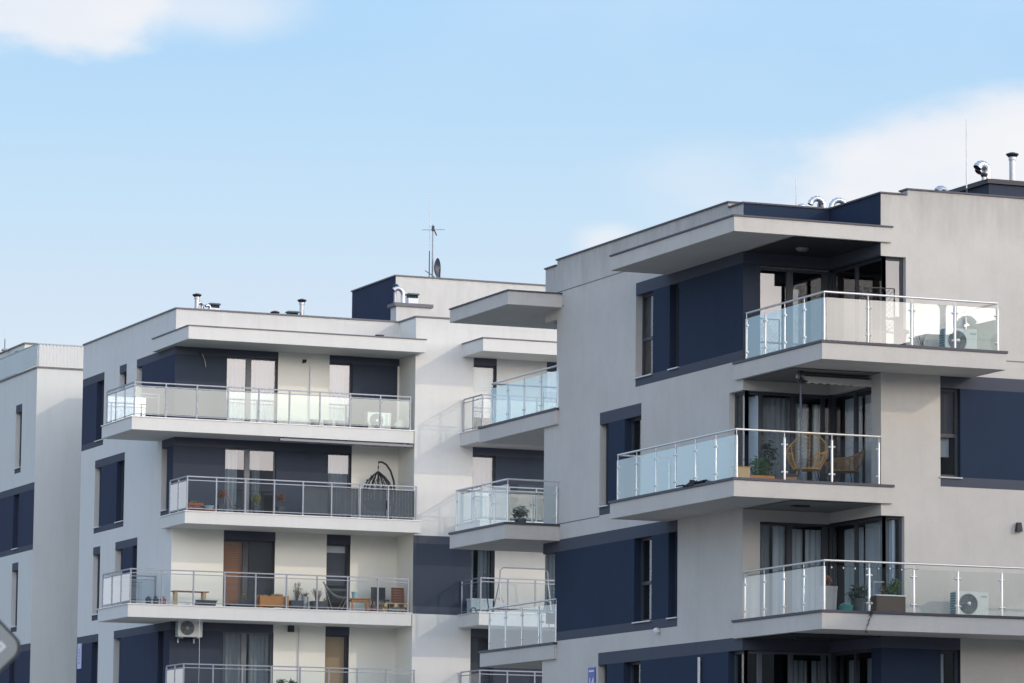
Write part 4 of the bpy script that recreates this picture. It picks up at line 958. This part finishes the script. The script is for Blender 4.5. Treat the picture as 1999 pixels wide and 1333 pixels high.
# second storey leftovers
for x, lb in ((42.45, 'dark leafy pot plant just showing above the lowest railing'), (42.85, 'low dark pot plant right of the leafy one on the lowest balcony')):
    pot(lb, (x, 123.8, MZ[2]+.005), .13, .17, .42, PLAST, plants=bush(LEAFD, (.22, .18, .17), 150, .05))
t = thing('junction_box', 'black box under the slab on the cream wall', 'box', (43.24, By-.08, MZ[2]+2.38)); k = MB(); k.box(-.09, .09, -.05, .076, -.10, .10); k.build('casing', DARKM, t, bevel=.008); k = MB(); k.box(-.07, .07, -.058, -.051, -.08, .08); k.build('cover', PLAST, t)
t = thing('wall_pipe', 'thin grey conduit below the black box on the cream wall', 'pipe', (43.52, By-.03, MZ[2]+.01)); k = MB(); k.tube([(0, 0, 0), (0, 0, 2.42)], .018, 8); k.build('conduit', ZINC, t, smooth=True)
t = thing('wire', 'thin white wire hanging from the third storey slab past the air conditioner', 'wire', (39.72, 123.6, MZ[2])); k = MB(); k.tube([(0, 0, .3), (.01, 0, 1.2), (0, .02, 2.5)], .006, 5); k.build('strand', STICK, t)
# right wing of the middle block
z = MZ[3]+.005
t = thing('swing_frame', 'grey steel frame of a garden swing on the right wing balcony', 'swing', (50.25, 122.9, z))
k = MB(); k.tube([(-.82, .0, 1.05), (-.80, .0, 1.42), (-.70, .0, 1.50), (.72, .0, 1.50), (.82, .0, 1.42), (.84, .0, 1.05)], .022, 8); k.build('top_bar', RAILG, t, smooth=True)
for x in (-.82, .84):
    for y in (-.3, .45): k = MB(); k.tube([(x, 0, 1.08), (x-.06 if x < 0 else x+.02, y, .0)], .018, 8); k.build('leg', STEEL if y < 0 else RAILG, t, smooth=True)
    k = MB(); k.tube([(x, -.15, .55), (x+.1, -.1, .42), (x+.16, .1, .42), (x, .25, .55)], .012, 6); k.build('brace', STEEL, t, smooth=True)
t = thing('storage_box', 'pale blue white storage box behind the swing frame', 'box', (48.95, 123.35, z)); k = MB(); k.box(-.38, .36, -.2, .2, .05, .46); k.build('tub', mat('pale_tub', (.55, .65, .70), .5, var=.05), t, bevel=.02); k = MB(); k.box(-.40, .38, -.22, .22, .461, .51); k.build('lid', WHT, t, bevel=.01)
t = thing('scooter', 'black kick scooter leaning by the storage box', 'scooter', (49.05, 122.85, z))
k = MB(); k.tube([(.0, 0, .12), (-.06, 0, .55), (-.08, 0, 1.22)], .02, 8); k.build('steering_column', DARKM, t, smooth=True); k = MB(); k.tube([(-.20, -.1, 1.24), (.14, .1, 1.26)], .018, 8); k.build('handlebar', DARKM, t, smooth=True)
k = MB(); k.box(-.50, .02, -.05, .05, .10, .125); k.build('deck_board', DARKM, t)
for x in (.03, -.52):
    k = MB(); k.tube([(x+.09*math.cos(a*math.pi/8), 0, .10+.09*math.sin(a*math.pi/8)) for a in range(16)], .02, 6, closed=True); k.build('wheel', PLAST, t, smooth=True)
# ------------------------------------------------------------------ right-hand building: balcony things
z = ZF[4]+.005
def rattan_chair(label, loc, rz, M, hb, hf):
    """wicker shell: seat ring, rods and rings of cane, thin legs"""
    t = thing('rattan_chair', label, 'chair', loc, rz, 'rattan chairs')
    rim = lambda a: hf + (hb-hf)*max(0, math.cos(a/2))**5.0
    def P_(a, q):
        h_ = .42 + (rim(a)-.42)*q; r_ = .29 + .16*q + .04*math.sin(q*3); return (r_*math.sin(a), r_*math.cos(a)*.98, h_)
    AN = [-2.55+5.1*i/30 for i in range(31)]
    k = MB(); k.tube([P_(a, 1) for a in AN], .017, 6); k.tube([P_(a, 0) for a in AN], .015, 6); k.build('rim', M, t, smooth=True)
    k = MB()
    for a in AN[::3]: k.tube([P_(a, q/5) for q in range(6)], .011, 5)
    for i in range(1, 9):
        k.tube([P_(a, i/9) for a in AN], .0065, 4)
    k.build('woven_back', M, t)
    k = MB(); k.tube([(.31*math.cos(a*math.pi/14), .31*math.sin(a*math.pi/14), .42) for a in range(28)], .015, 6, closed=True)
    for i in range(-9, 10):
        x = i*.032; y = math.sqrt(max(0, .31**2-x*x)); k.tube([(x, -y, .42), (x, y, .42)], .009, 4)
    for i in range(-3, 4):
        x = i*.09; y = math.sqrt(max(0, .31**2-x*x)); k.tube([(-y, x, .408), (y, x, .408)], .009, 4)
    k.build('seat', M, t)
    for sx_ in (-1, 1):
        for sy_ in (-1, 1): k = MB(); k.tube([(.2*sx_, .2*sy_, .41), (.29*sx_, .28*sy_, 0)], .011, 6); k.build('leg', DARKM, t)
    return t
rattan_chair('tall natural rattan chair turned to the corner, nearest the awning pole', (40.66, 82.95, z), -.62, RATTAN, 1.26, .74)
rattan_chair('low brown rattan chair facing left beside the wall end', (41.62, 83.0, z), -1.75, RATTAND, .90, .66)
def bigplant(label, x, y, zz, M, rad, n, lift, potM, ph, pa):
    pot(label, (x, y, zz), pa*.85, pa, ph, potM, name='potted_plant', cat='plant', plants=bush(M, rad, n, .05, lift))
bigplant('dark leafy plant in an orange trough by the corner glazing', 39.42, 82.75, z, LEAFG, (.26, .22, .27), 260, .0, TERRA, .16, .18)
bigplant('tall dark plant standing behind the rattan chair', 39.98, 83.5, z, LEAFD, (.22, .22, .42), 240, .1, PLAST, .28, .17)
t = thing('planter_box', 'low orange wooden trough on the awning balcony', 'box', (39.18, 82.2, z)); k = MB(); k.box(-.30, .30, -.10, .10, .0, .15); k.build('boards', WOODO, t, bevel=.006); k = MB(); k.box(-.27, .27, -.07, .07, .151, .16); k.build('soil', STEM, t)
t = thing('box', 'small brown cardboard box beside the orange trough', 'box', (39.86, 82.25, z)); k = MB(); k.box(-.17, .17, -.12, .12, 0, .16); k.build('carton', mat('cardboard', (.26, .17, .12), .8, var=.1), t); k = MB(); k.face([(-.17, -.12, .161), (.17, -.12, .161), (.19, -.22, .20), (-.15, -.22, .20)]); k.build('flap', mat('cardboard', (0, 0, 0)), t, solid=.004)
t = thing('box', 'pale wooden box behind the corner post of the awning balcony', 'box', (38.66, 82.1, z)); k = MB(); k.box(-.16, .16, -.12, .12, 0, .30); k.build('carcass', WOODP, t, bevel=.005); k = MB(); k.box(-.17, .17, -.13, .13, .301, .32); k.build('lid', WOODO, t)
t = thing('cloth', 'dark cloth hanging out under the glass over the balcony edge', 'cloth', (38.33, 83.9, ZF[4]+.05))
k = MB(); NX = 14
gg = []
for i in range(NX+1):
    q = i/NX; row = []
    for j in range(7):
        r_ = j/6; row.append((.16-.26*r_+.015*math.sin(i*1.7+j), -.62+1.25*q+.05*math.sin(j*2+i), .055+.05*math.sin(i*.9)*(1-r_)+(.05 if 5 < i < 10 else 0)*math.sin(math.pi*r_) - (.16*max(0, r_-.55)*(1 if 4 < i < 11 else .3)) + .012*math.sin(i*3+j*2)))
    gg.append(row)
for i in range(NX):
    for j in range(6): k.face([gg[i][j], gg[i+1][j], gg[i+1][j+1], gg[i][j+1]])
k.build('drape', FABK, t, solid=.012)
# awning above the fourth storey corner
t = thing('awning', 'cream awning with scalloped edge under the top corner balcony', 'awning', (41.2, 82.3, ZF[5]-.40))
k = MB(); k.tube([(-.98, .25, -.06), (.96, .25, -.06)], .05, 10); k.build('roller', ZINC, t, smooth=True)
k = MB(); k.face([(-.96, .22, -.02), (.94, .22, -.02), (.94, -.10, -.10), (-.96, -.10, -.10)]); k.build('canopy_cloth', AWN, t, solid=.006)
k = MB(); nsc = 60
for i in range(nsc):
    xa, xb = -.96+1.9*i/nsc, -.96+1.9*(i+1)/nsc; f_ = lambda x: -.225-.03*abs(math.sin((x+.96)*math.pi/.19))
    k.face([(xa, -.105, -.10), (xb, -.105, -.10), (xb, -.108, f_(xb)), (xa, -.108, f_(xa))])
k.build('scalloped_valance', AWN, t, solid=.006)
t = thing('awning_pole', 'dark telescopic pole with clamp propping the cream awning', 'pole', (40.12, 82.15, z))
k = MB(); k.tube([(0, 0, 0), (0, 0, 1.45)], .017, 8); k.tube([(0, 0, 1.45), (0, 0, 2.51)], .024, 8); k.build('shaft', mat('blue_grey_pole', (.08, .085, .12), .45, metal=.4), t, smooth=True)
k = MB(); k.box(-.07, .16, -.02, .02, 2.26, 2.30); k.box(-.035, .035, -.035, .035, 2.22, 2.36); k.box(-.05, .05, -.05, .05, 2.44, 2.515); k.build('clamp', DARKM, t)
t = thing('awning_pole', 'thin black pole beside the front wall end of the awning balcony', 'pole', (42.02, 82.0, z)); k = MB(); k.tube([(0, 0, 0), (0, 0, 2.5)], .014, 8); k.build('shaft', DARKM, t, smooth=True)
k = MB(); k.box(-.05, .05, -.05, .05, 2.40, 2.45); k.build('clamp', DARKM, t)
for (x, y, zz, lb, rnd_) in ((40.67, 83.2, 15.61, 'round ceiling lamp under the top canopy', 1), (40.45, 82.85, ZF[4]-.37, 'flat dark ceiling lamp under the awning balcony', 0), (40.55, 82.95, ZF[3]-.37, 'flat dark ceiling lamp under the balcony with the planters', 0)):
    t = thing('ceiling_lamp', lb, 'lamp', (x, y, zz), 0, 'soffit lamps'); k = MB()
    if rnd_: k.lathe([(.15, 0), (.15, -.05), (.13, -.055)], n=20); k.build('ring', ZINC, t); k = MB(); k.lathe([(.12, -.056), (.11, -.08), (.05, -.09)], n=20); k.build('diffuser', mat('grey_diffuser', (.25, .25, .25), .4), t, smooth=True)
    else: k.box(-.20, .20, -.10, .10, -.05, -.002); k.build('casing', DARKM, t, bevel=.01); k = MB(); k.box(-.17, .17, -.07, .07, -.058, -.051); k.build('diffuser', PLAST, t)
# top corner balcony
z = ZF[5]+.005
t = thing('trellis', 'black lattice trellis panel leaning by the corner window', 'trellis', (41.72, 81.55, z)); k = MB()
for x in (-.40, .40): k.box(x-.012, x+.012, -.012, .012, 0, 1.48)
k.box(-.388, .388, -.011, .011, 1.46, 1.48); k.box(-.388, .388, -.011, .011, .48, .50); k.build('frame', DARKM, t)
k = MB()
for i in range(-8, 9):
    for d_ in (1, -1):
        x0 = i*.11; x1 = x0+d_*.96
        a_, b_ = Vector((x0, 0, .50)), Vector((x1, 0, 1.46))
        lo, hi_ = 0., 1.
        for bound, sgn in ((-.388, 1), (.388, -1)):
            dx = b_.x-a_.x; q = (bound-a_.x)/dx
            if (dx > 0) == (sgn > 0): lo = max(lo, q)
            else: hi_ = min(hi_, q)
        if hi_-lo > .05: k.tube([a_.lerp(b_, lo), a_.lerp(b_, hi_)], .0048, 4)
k.build('lattice', DARKM, t)
t = thing('planter', 'long low black trough under the lattice trellis', 'planter', (41.72, 81.2, z)); k = MB(); k.frustum(0, 0, 0, .16, .42, .11, .44, .13); k.build('trough', PLAST, t); k = MB(); k.box(-.41, .41, -.10, .10, .161, .17); k.build('soil', STEM, t)
t = thing('folding_chair', 'black folded camp chair hunched beside the trough', 'chair', (42.02, 80.95, z)); k = MB()
k.tube([(-.16, 0, .0), (-.14, 0, .25), (-.05, 0, .42), (.06, 0, .47), (.14, 0, .44)], .035, 8); k.tube([(.05, .05, .0), (.06, .05, .25), (.08, .03, .42), (.15, 0, .44)], .035, 8); k.build('folded_fabric', FABK, t, smooth=True)
k = MB(); k.tube([(-.10, .04, 0), (.10, .04, .45)], .012, 6); k.build('rod', DARKM, t)
t = thing('cable', 'thin black cable hanging in front of the trellis', 'cable', (41.30, 80.9, z)); k = MB(); k.tube([(0, 0, .0), (.03, 0, .4), (.06, 0, .8), (.07, .1, 1.2)], .006, 5); k.build('wire', DARKM, t)
pot('bare twiggy plant in a low pot beside the air conditioner on top', (42.62, 81.2, z), .10, .12, .16, POTG, plants=twigs(9, .35, .22, LEAFX, .015, 2))
# storey with the brown planter
z = ZF[3]+.005
pot('tall grey planter with rust red foliage at the glass corner', (40.20, 81.0, z), .14, .17, .60, POTG, name='planter', cat='planter', round_=False, plants=bush(LEAFR, (.11, .11, .14), 120, .035))
bigplant('dark drooping plant in a black tub left of the brown planter', 40.98, 81.05, z, LEAFD, (.27, .2, .22), 300, -.05, PLAST, .34, .17)
t = thing('tub', 'teal plastic tub half hidden by the drooping plant', 'tub', (40.62, 80.95, z)); k = MB(); k.lathe([(.12, 0), (.16, .18), (.17, .20), (.15, .19)], n=16); k.build('tub_body', TEAL, t, smooth=True); k = MB(); k.tube([(-.16, 0, .19), (0, -.02, .26), (.16, 0, .19)], .008, 6); k.build('handle', ZINC, t)
t = thing('planter', 'large brown rectangular planter with a pale rim and green shrub', 'planter', (41.68, 81.05, z)); k = MB(); k.box(-.36, .36, -.17, .17, .03, .43); k.build('tub_body', POTB, t, bevel=.012); k = MB(); k.box(-.375, .375, -.185, .185, .431, .46); k.build('rim', BLINDW, t, bevel=.006)
k = MB(); k.leaves((.06, 0, .57), (.22, .12, .15), 170, .045); k.leaves((.20, 0, .68), (.13, .11, .17), 150, .04); k.build('foliage', LEAFG, t); k = MB(); k.leaves((-.10, -.05, .54), (.09, .08, .09), 50, .03); k.build('flowers', LEAFR, t)
k = MB(); k.tube([(-.33, 0, .46), (-.33, 0, .74), (-.05, .05, .75)], .006, 5); k.build('wire_hoop', ZINC, t)
t = thing('ivy_vine', 'thin ivy strand trailing over the slab edge below a railing post', 'plant', (40.76, 80.08, ZF[3])); rr = random.Random(9)
pts = [(.05, .08, .32), (.03, .03, .18), (.05, -.02, .07), (.0, -.03, -.08), (-.05, -.035, -.2), (-.10, -.03, -.34), (-.10, -.03, -.42)]
k = MB(); k.tube(pts, .006, 5); k.build('stem', STEM, t); k = MB()
for i in range(len(pts)-1):
    for _ in range(16):
        q = rr.random(); p_ = Vector(pts[i]).lerp(Vector(pts[i+1]), q); k.leaves(p_, (.035, .012, .03), 1, .022, rnd=rr)
k.leaves((.03, -.02, .0), (.06, .025, .10), 34, .024, rnd=rr); k.build('foliage', LEAFD, t)
t = thing('string_lights', 'string of small white bulbs wound under the handrail', 'lights', (39.75, 80.22, ZF[3]+1.06)); k = MB(); B_ = []
pp = [(.1+i*.07, .0, -.05-.03*abs(math.sin(i*.9))) for i in range(32)] + []; k.tube(pp, .004, 4); side = [(-.0, .1+i*.1, -.03-.03*abs(math.sin(i*1.9))) for i in range(38)]; k.tube(side, .006, 4); k.build('wire', DARKM, t)
for i in range(1, 31, 4): k = MB(); k.lathe([(.006, .015), (.015, 0), (.016, -.015), (.006, -.03)], (pp[i][0], 0, pp[i][2]-.02), 8); k.build('bulb', BULB, t, smooth=True)
# left-hand balconies of the grey block
pot('round dark shrub in a pot behind the greenish end glass', (38.95, 95.5, ZF[4]+.005), .12, .15, .16, PLAST, name='potted_plant', cat='plant', plants=bush(LEAFD, (.22, .22, .2), 240, .045))
t = thing('folding_chair', 'small dark folding chair behind the lowest glass side railing', 'chair', (40.1, 95.9, ZF[3]+.005)); k = MB(); k.box(-.2, .2, -.2, .2, .42, .45); k.build('seat', DARKM, t); k = MB(); k.box(-.2, .2, .17, .2, .55, .82); k.build('backrest', DARKM, t)
for x in (-.18, .18): k = MB(); k.tube([(x, -.2, 0), (x, .19, .82)], .012, 6); k.build('frame', DARKM, t); k = MB(); k.tube([(x, .2, 0), (x, -.18, .43)], .012, 6); k.build('leg', DARKM, t)
# wall fittings
t = thing('wall_lamp', 'black wedge shaped lamp on the grey front wall', 'lamp', (45.28, yf-.07, ZF[3]+2.14)); k = MB(); k.frustum(0, 0, -.10, .10, .075, .06, .05, .045); k.build('shade', DARKM, t, bevel=.008); k = MB(); k.box(-.04, .04, .046, .068, -.08, .08); k.build('mount', DARKM, t)
t = thing('security_camera', 'small white round camera on the grey side wall', 'camera', (sx-.07, 88.81, 7.30)); k = MB(); k.lathe([(.02, -.085), (.06, -.05), (.075, 0), (.06, .05), (.02, .07)], n=14); k.build('dome', WHT, t, smooth=True); k = MB(); k.box(.03, .068, -.05, .05, -.05, .05); k.build('mount', ZINC, t)
def letter(txt, size, M, parent, loc, rot, name='lettering'):
    c_ = bpy.data.curves.new(name, 'FONT'); c_.body = txt; c_.size = size; c_.align_x = 'CENTER'; c_.align_y = 'CENTER'; c_.extrude = .002
    o_ = bpy.data.objects.new(name, c_); COL.objects.link(o_); dg = bpy.context.evaluated_depsgraph_get(); me = bpy.data.meshes.new_from_object(o_.evaluated_get(dg)); bpy.data.objects.remove(o_)
    me.materials.clear(); me.materials.append(M); o_ = bpy.data.objects.new(name, me); COL.objects.link(o_); o_.parent = parent; o_.location = loc; o_.rotation_euler = rot; return o_
t = thing('house_number_sign', 'blue house number plate reading 14 on the grey side wall', 'sign', (sx-.03, 92.73, 6.25)); k = MB(); k.box(.0, .028, -.21, .21, -.36, .36); k.build('plate', BLUES, t, bevel=.004)
letter('14', .34, WHT, t, (-.003, 0, -.02), (R(90), 0, R(-90)))
k = MB()
for i in range(9): k.box(-.004, .0, -.16+i*.036, -.135+i*.036, .25, .25+(.045 if i % 3 else .035))
k.build('street_name', WHT, t)
t = thing('house_number_sign', 'pale blue upright plate on the white block corner', 'sign', (Sx-.03, 135.15, 8.72)); k = MB(); k.box(0, .028, -.22, .22, -.42, .42); k.build('plate', LAV, t, bevel=.004)
k = MB()
for i in range(5): k.box(-.004, 0, -.09+(i % 2)*.02, .09-(i % 3)*.02, -.25+i*.11, -.19+i*.11)
k.build('lettering', mat('faded_blue_print', (.26, .30, .58), .6), t)
# street sign close to the camera, seen from behind
t = thing('road_sign', 'grey back of a diamond shaped road sign with a white sticker, close by', 'sign', (3.282, 14.25, 2.455), R(-18)); H_ = .64
def diamond(h_, r_, y0, y1):
    k = MB(); pts = []
    for q in range(4):
        a = q*math.pi/2; cx_, cz_ = (h_-r_*1.414)*math.cos(a), (h_-r_*1.414)*math.sin(a)
        for s_ in range(7): b = a-math.pi/4+s_*math.pi/12; pts.append((cx_+r_*math.cos(b), cz_+r_*math.sin(b)))
    n_ = len(pts); k.v = [(x, y0, z) for x, z in pts]+[(x, y1, z) for x, z in pts]
    k.f = [tuple(range(n_)), tuple(range(2*n_-1, n_-1, -1))]+[(i, n_+i, n_+(i+1) % n_, (i+1) % n_) for i in range(n_)]; k.mi = [0]*len(k.f); return k
diamond(H_, .05, .004, .02).build('rim', SIGND, t); diamond(H_-.014, .045, 0, .0035).build('plate', SIGNG, t)
c_ = Vector((.586, -.001)); a_ = R(42); e1 = Vector((math.cos(a_), math.sin(a_))); e2 = Vector((-e1.y, e1.x)); cen = Vector((.545, -.003))
k = MB(); q_ = [cen+e1*u+e2*v for u, v in ((-.034, -.0135), (.021, -.0135), (.021, .0135), (-.034, .0135))]; k.v = [(p.x, -.002, p.y) for p in q_]+[(p.x, -.0005, p.y) for p in q_]
k.f = [(0, 1, 2, 3), (7, 6, 5, 4), (0, 4, 5, 1), (1, 5, 6, 2), (2, 6, 7, 3), (3, 7, 4, 0)]; k.mi = [0]*6; k.build('sticker', STICK, t)
letter('CN', .024, INK, t, (cen.x-.004, -.0035, cen.y-.002), (R(90), R(-42), 0))
k = MB(); k.tube([(.0, .05, -2.45), (.0, .05, .55)], .03, 12); k.build('pole', ZINC, t, smooth=True)
# ------------------------------------------------------------------ roof things
def flue(label, x, y, z0, h, r_=.08, group='capped flue pipes'):
    t = thing('flue_pipe', label, 'flue', (x, y, z0), 0, group); k = MB(); k.lathe([(r_*1.25, 0), (r_*1.25, .05), (r_, .06), (r_, h-.16), (r_*1.2, h-.15), (r_*1.2, h-.08)], n=16); k.build('pipe', ZINC, t, smooth=True)
    k = MB(); k.lathe([(r_*1.3, h-.079), (r_*2.05, h-.02), (r_*2.0, h), (r_*.7, h+.035)], n=18); k.build('rain_cap', DARKM, t, smooth=True)
def gooseneck(label, x, y, z0, r_, rad, up_, sweep, heading, group='curved metal ventilation ducts'):
    """segmented sheet-metal duct that rises, bends over and opens downwards"""
    t = thing('vent_duct', label, 'duct', (x, y, z0), heading, group); k = MB()
    pts = [(0, 0, 0), (0, 0, up_)]; n_ = 7
    for i in range(1, n_+1): a = sweep*i/n_; pts.append((-rad+rad*math.cos(a), 0, up_+rad*math.sin(a)))
    k.tube(pts, r_, 14, caps=False); k.build('duct', DUCT, t); 
    for p, q in zip(pts[1:], pts[2:]):
        s_ = MB(); d_ = (Vector(q)-Vector(p)).normalized(); s_.tube([Vector(p)-d_*.008, Vector(p)+d_*.008], r_*1.05, 14); s_.build('seam', DUCT, t)
    e_ = Vector(pts[-1]); d_ = (e_-Vector(pts[-2])).normalized(); s_ = MB(); s_.tube([e_-d_*.03, e_-d_*.02], r_*.97, 14); s_.build('opening', FABK, t)  # black disc across the mouth stands in for the shade inside
def rod(label, x, y, z0, h, r_=.012):
    t = thing('lightning_rod', label, 'rod', (x, y, z0), 0, 'lightning rods'); k = MB(); k.tube([(0, 0, 0), (0, 0, h*.45)], r_*1.4, 6); k.build('lower_rod', DARKM, t); k = MB(); k.tube([(0, 0, h*.45), (0, 0, h)], [r_, r_*.6], 6); k.build('tip', ZINC, t); k = MB(); k.frustum(0, 0, -.02, .06, .12, .12, .08, .08); k.build('foot', POTG, t)
def ventbox(label, x, y, z0, w_, h, M=WHT):
    t = thing('roof_vent', label, 'vent', (x, y, z0), 0, 'boxed roof vents'); k = MB(); k.box(-w_, w_, -w_*.7, w_*.7, 0, h); k.build('body', M, t)
    for i in range(5): xx = -w_*.9+i*w_*.45; k = MB(); k.box(xx-.012, xx+.012, -w_*.6, w_*.6, h, h+.11); k.build('fin', DARKM, t)
    k = MB(); k.frustum(0, 0, h+.11, h+.16, w_*1.25, w_*.95, w_*1.05, w_*.75); k.build('hood', mat('green_grey_hood', (.10, .16, .16), .5, metal=.3), t)
zr = 16.355
gooseneck('silver duct arching left behind the navy parapet, foremost of the cluster', 43.58, 88.0, zr, .068, .18, 1.07, R(170), 0)
gooseneck('short silver duct under the arch of the foremost duct', 43.36, 88.5, zr, .065, .11, 1.02, R(160), 0)
gooseneck('silver duct seen end on in the middle of the cluster', 43.74, 88.5, zr, .085, .13, 1.10, R(120), R(75))
gooseneck('silver duct arching right above the navy parapet', 43.88, 88.2, zr, .068, .20, 1.09, R(170), R(180))
rod('thin lightning rod beside the cluster of silver ducts', 42.85, 88.0, zr, 1.68); rod('tall lightning rod in front of the dark chimney', 46.22, 85.8, zr, 3.05, .014)
gooseneck('large silver elbow duct on the dark chimney with open mouth', 47.06, 86.35, 18.045, .105, .15, .22, R(155), R(10)); gooseneck('silver elbow duct behind the large one on the dark chimney', 47.28, 86.75, 18.045, .095, .14, .20, R(150), R(10))
gooseneck('low silver elbow duct behind the edge of the dark chimney', 46.62, 87.6, 17.62, .10, .15, .20, R(150), R(20))
flue('grey flue with flared cap rising from the dark chimney', 47.72, 86.3, 18.045, .69, .075); flue('short capped flue under the large elbow duct', 46.86, 86.12, 18.045, .12, .045)
zr = 18.905
flue('tall grey flue with flared cap near the white block corner', 40.83, 128.0, zr, 1.23, .075); flue('tall grey flue with flared cap in the middle of the white roof', 44.42, 128.0, zr, 1.27, .075); flue('stubby flue showing only its cap above the white parapet', 43.50, 128.0, zr, .82, .075)
flue('dark low flue cap near the navy penthouse wall', 46.15, 128.0, zr, .66, .10)
gooseneck('small silver duct beside the corner flue on the white roof', 41.05, 128.1, zr, .06, .10, .88, R(140), R(25)); gooseneck('smaller silver duct between flue and corner roof vent', 41.18, 127.7, zr, .05, .09, .76, R(140), R(10))
ventbox('white boxed vent with dark hood near the roof corner', 41.38, 127.9, zr, .16, .80); ventbox('white boxed vent with flat hood beside the middle flue', 44.06, 127.9, zr, .17, .70)
gooseneck('silver goose neck duct on the white chimney', 47.24, 126.12, 19.99, .075, .19, .30, R(140), 0); flue('small capped flue behind the goose neck duct on the white chimney', 47.02, 126.25, 19.99, .62, .05)
ventbox('white boxed vent with green hood on the white chimney', 47.56, 126.12, 19.99, .17, .19)
t = thing('vent_grille', 'little black vent box standing on the white canopy', 'vent', (45.78, 124.3, 18.49)); k = MB(); k.box(-.11, .11, -.06, .06, 0, .16); k.build('body', DARKM, t); k = MB(); k.box(-.13, .13, -.08, .08, .161, .185); k.build('lid', DARKM, t)
rod('tall lightning rod next to the aerial mast on the penthouse', 49.62, 130.0, 20.8, 3.55)
t = thing('tv_aerial', 'television aerial mast with a small cross aerial on the penthouse roof', 'aerial', (49.73, 130.0, 20.8)); k = MB(); k.tube([(0, 0, 0), (.01, 0, 2.50)], .028, 8); k.build('mast', RAILG, t, smooth=True)
k = MB(); k.tube([(-.38, .0, 2.30), (.44, .05, 2.37)], .008, 5)
for i in range(7): xx = -.34+i*.12; k.tube([(xx, -.16, 2.30+.01*i), (xx, .16, 2.31+.01*i)], .005, 4)
k.build('cross_aerial', ZINC, t); k = MB(); k.box(-.03, .05, -.03, .03, 2.28, 2.46); k.tube([(.04, 0, 2.36), (.14, 0, 2.14)], .02, 6); k.build('bracket', DARKM, t)
t = thing('satellite_dish', 'dark satellite dish seen edge on at the foot of the aerial mast', 'dish', (49.90, 129.9, 20.8), R(-126)); k = MB()
for i in range(6):
    for j in range(24):
        f_ = lambda r_, a: (r_*.36*math.cos(a), -.12+.12*r_*r_, 1.02+r_*.36*math.sin(a)*.95)
        a0_, a1_ = j*math.pi/12, (j+1)*math.pi/12; k.face([f_(i/6, a0_), f_(i/6, a1_), f_((i+1)/6, a1_), f_((i+1)/6, a0_)])
k.build('reflector', mat('dark_dish', (.05, .055, .08), .4, metal=.3), t, solid=.012); k = MB(); k.tube([(0, -.12, .72), (0, -.45, .95)], .014, 6); k.build('feed_arm', DARKM, t); k = MB(); k.tube([(0, .06, .0), (0, .06, 1.0)], .025, 8); k.build('mount', DARKM, t)
rod('thin lightning rod on the far left penthouse', 41.62, 154.5, 21.33, .95)
ventbox('white boxed vent with dark hood on the far left terrace', 40.85, 149.3, 19.56, .18, .95)

# ------------------------------------------------------------------ the block opposite (outside the picture: seen in the glass, shades the lowest storeys)
root = thing('apartment_building', 'grey apartment block standing opposite, lower wing with roof vents', 'building', (52, 40, 0))
B = Bld(root)
OPP = mat('opposite_plaster', (.34, .33, .31), .9, var=.15); WD = mat('opposite_window', (.03, .035, .045), .15)
k = MB(); k.box(52, 56.9, 46, 62, 0, 16.0); B.put(k, 'wall', OPP); k = MB(); k.box(57.0, 73, 44, 62, 0, 17.2); B.put(k, 'wall', OPP)
for f in range(5):
    for i in range(6):
        x = 53 + i*3.2
        k = MB(); k.box(x, x+1.6, 61.9, 62.03, .9+f*3, 2.9+f*3); B.put(k, 'window', WD)
k = MB(); k.box(46.5, 51.9, 46.5, 61.95, 0, 14.1); B.put(k, 'wall', OPP); k = MB(); k.box(46.45, 51.94, 46.45, 62.0, 14.101, 14.18); B.put(k, 'coping', COPE)
k = MB(); k.box(51.95, 56.95, 45.95, 62.05, 16.001, 16.08); B.put(k, 'coping', COPE); k = MB(); k.box(56.96, 73.05, 43.95, 62.05, 17.201, 17.28); B.put(k, 'coping', COPE)
# ------------------------------------------------------------------ wooded ridge far behind the camera, mirrored in windows
k = MB(); rr = random.Random(3); n = 640; cols = []
for i in range(n+1):
    x = -420 + 840*i/n + (20 if i else 0)
    hgt = 30 + 2.2*math.sin(i*.0325) + 1.5*math.sin(i*.1025+1) + 1.1*math.sin(i*.9)*math.sin(i*.37) + rr.random()*1.6
    if abs(x) > 330: hgt *= max(.2, (420-abs(x))/90)
    cols.append((x, hgt))
for i in range(n):
    (xa, ha), (xb, hb) = cols[i], cols[i+1]
    k.face([(xa, -60, 0), (xb, -60, 0), (xb, -120, hb), (xa, -120, ha)]); k.face([(xa, -120, ha), (xb, -120, hb), (xb, -300, 0), (xa, -300, 0)])
g = k.build('hill', mat('wooded_hill', (.035, .045, .03), .95, var=.5, vscale=.15)); g['kind'] = 'structure'

zr = 16.08
flue('capped flue on the lower wing of the block opposite', 53.0, 61.0, zr, 1.0, .085); gooseneck('curved duct on the lower wing of the block opposite', 53.9, 61.0, zr, .11, .24, .40, R(150), R(180))
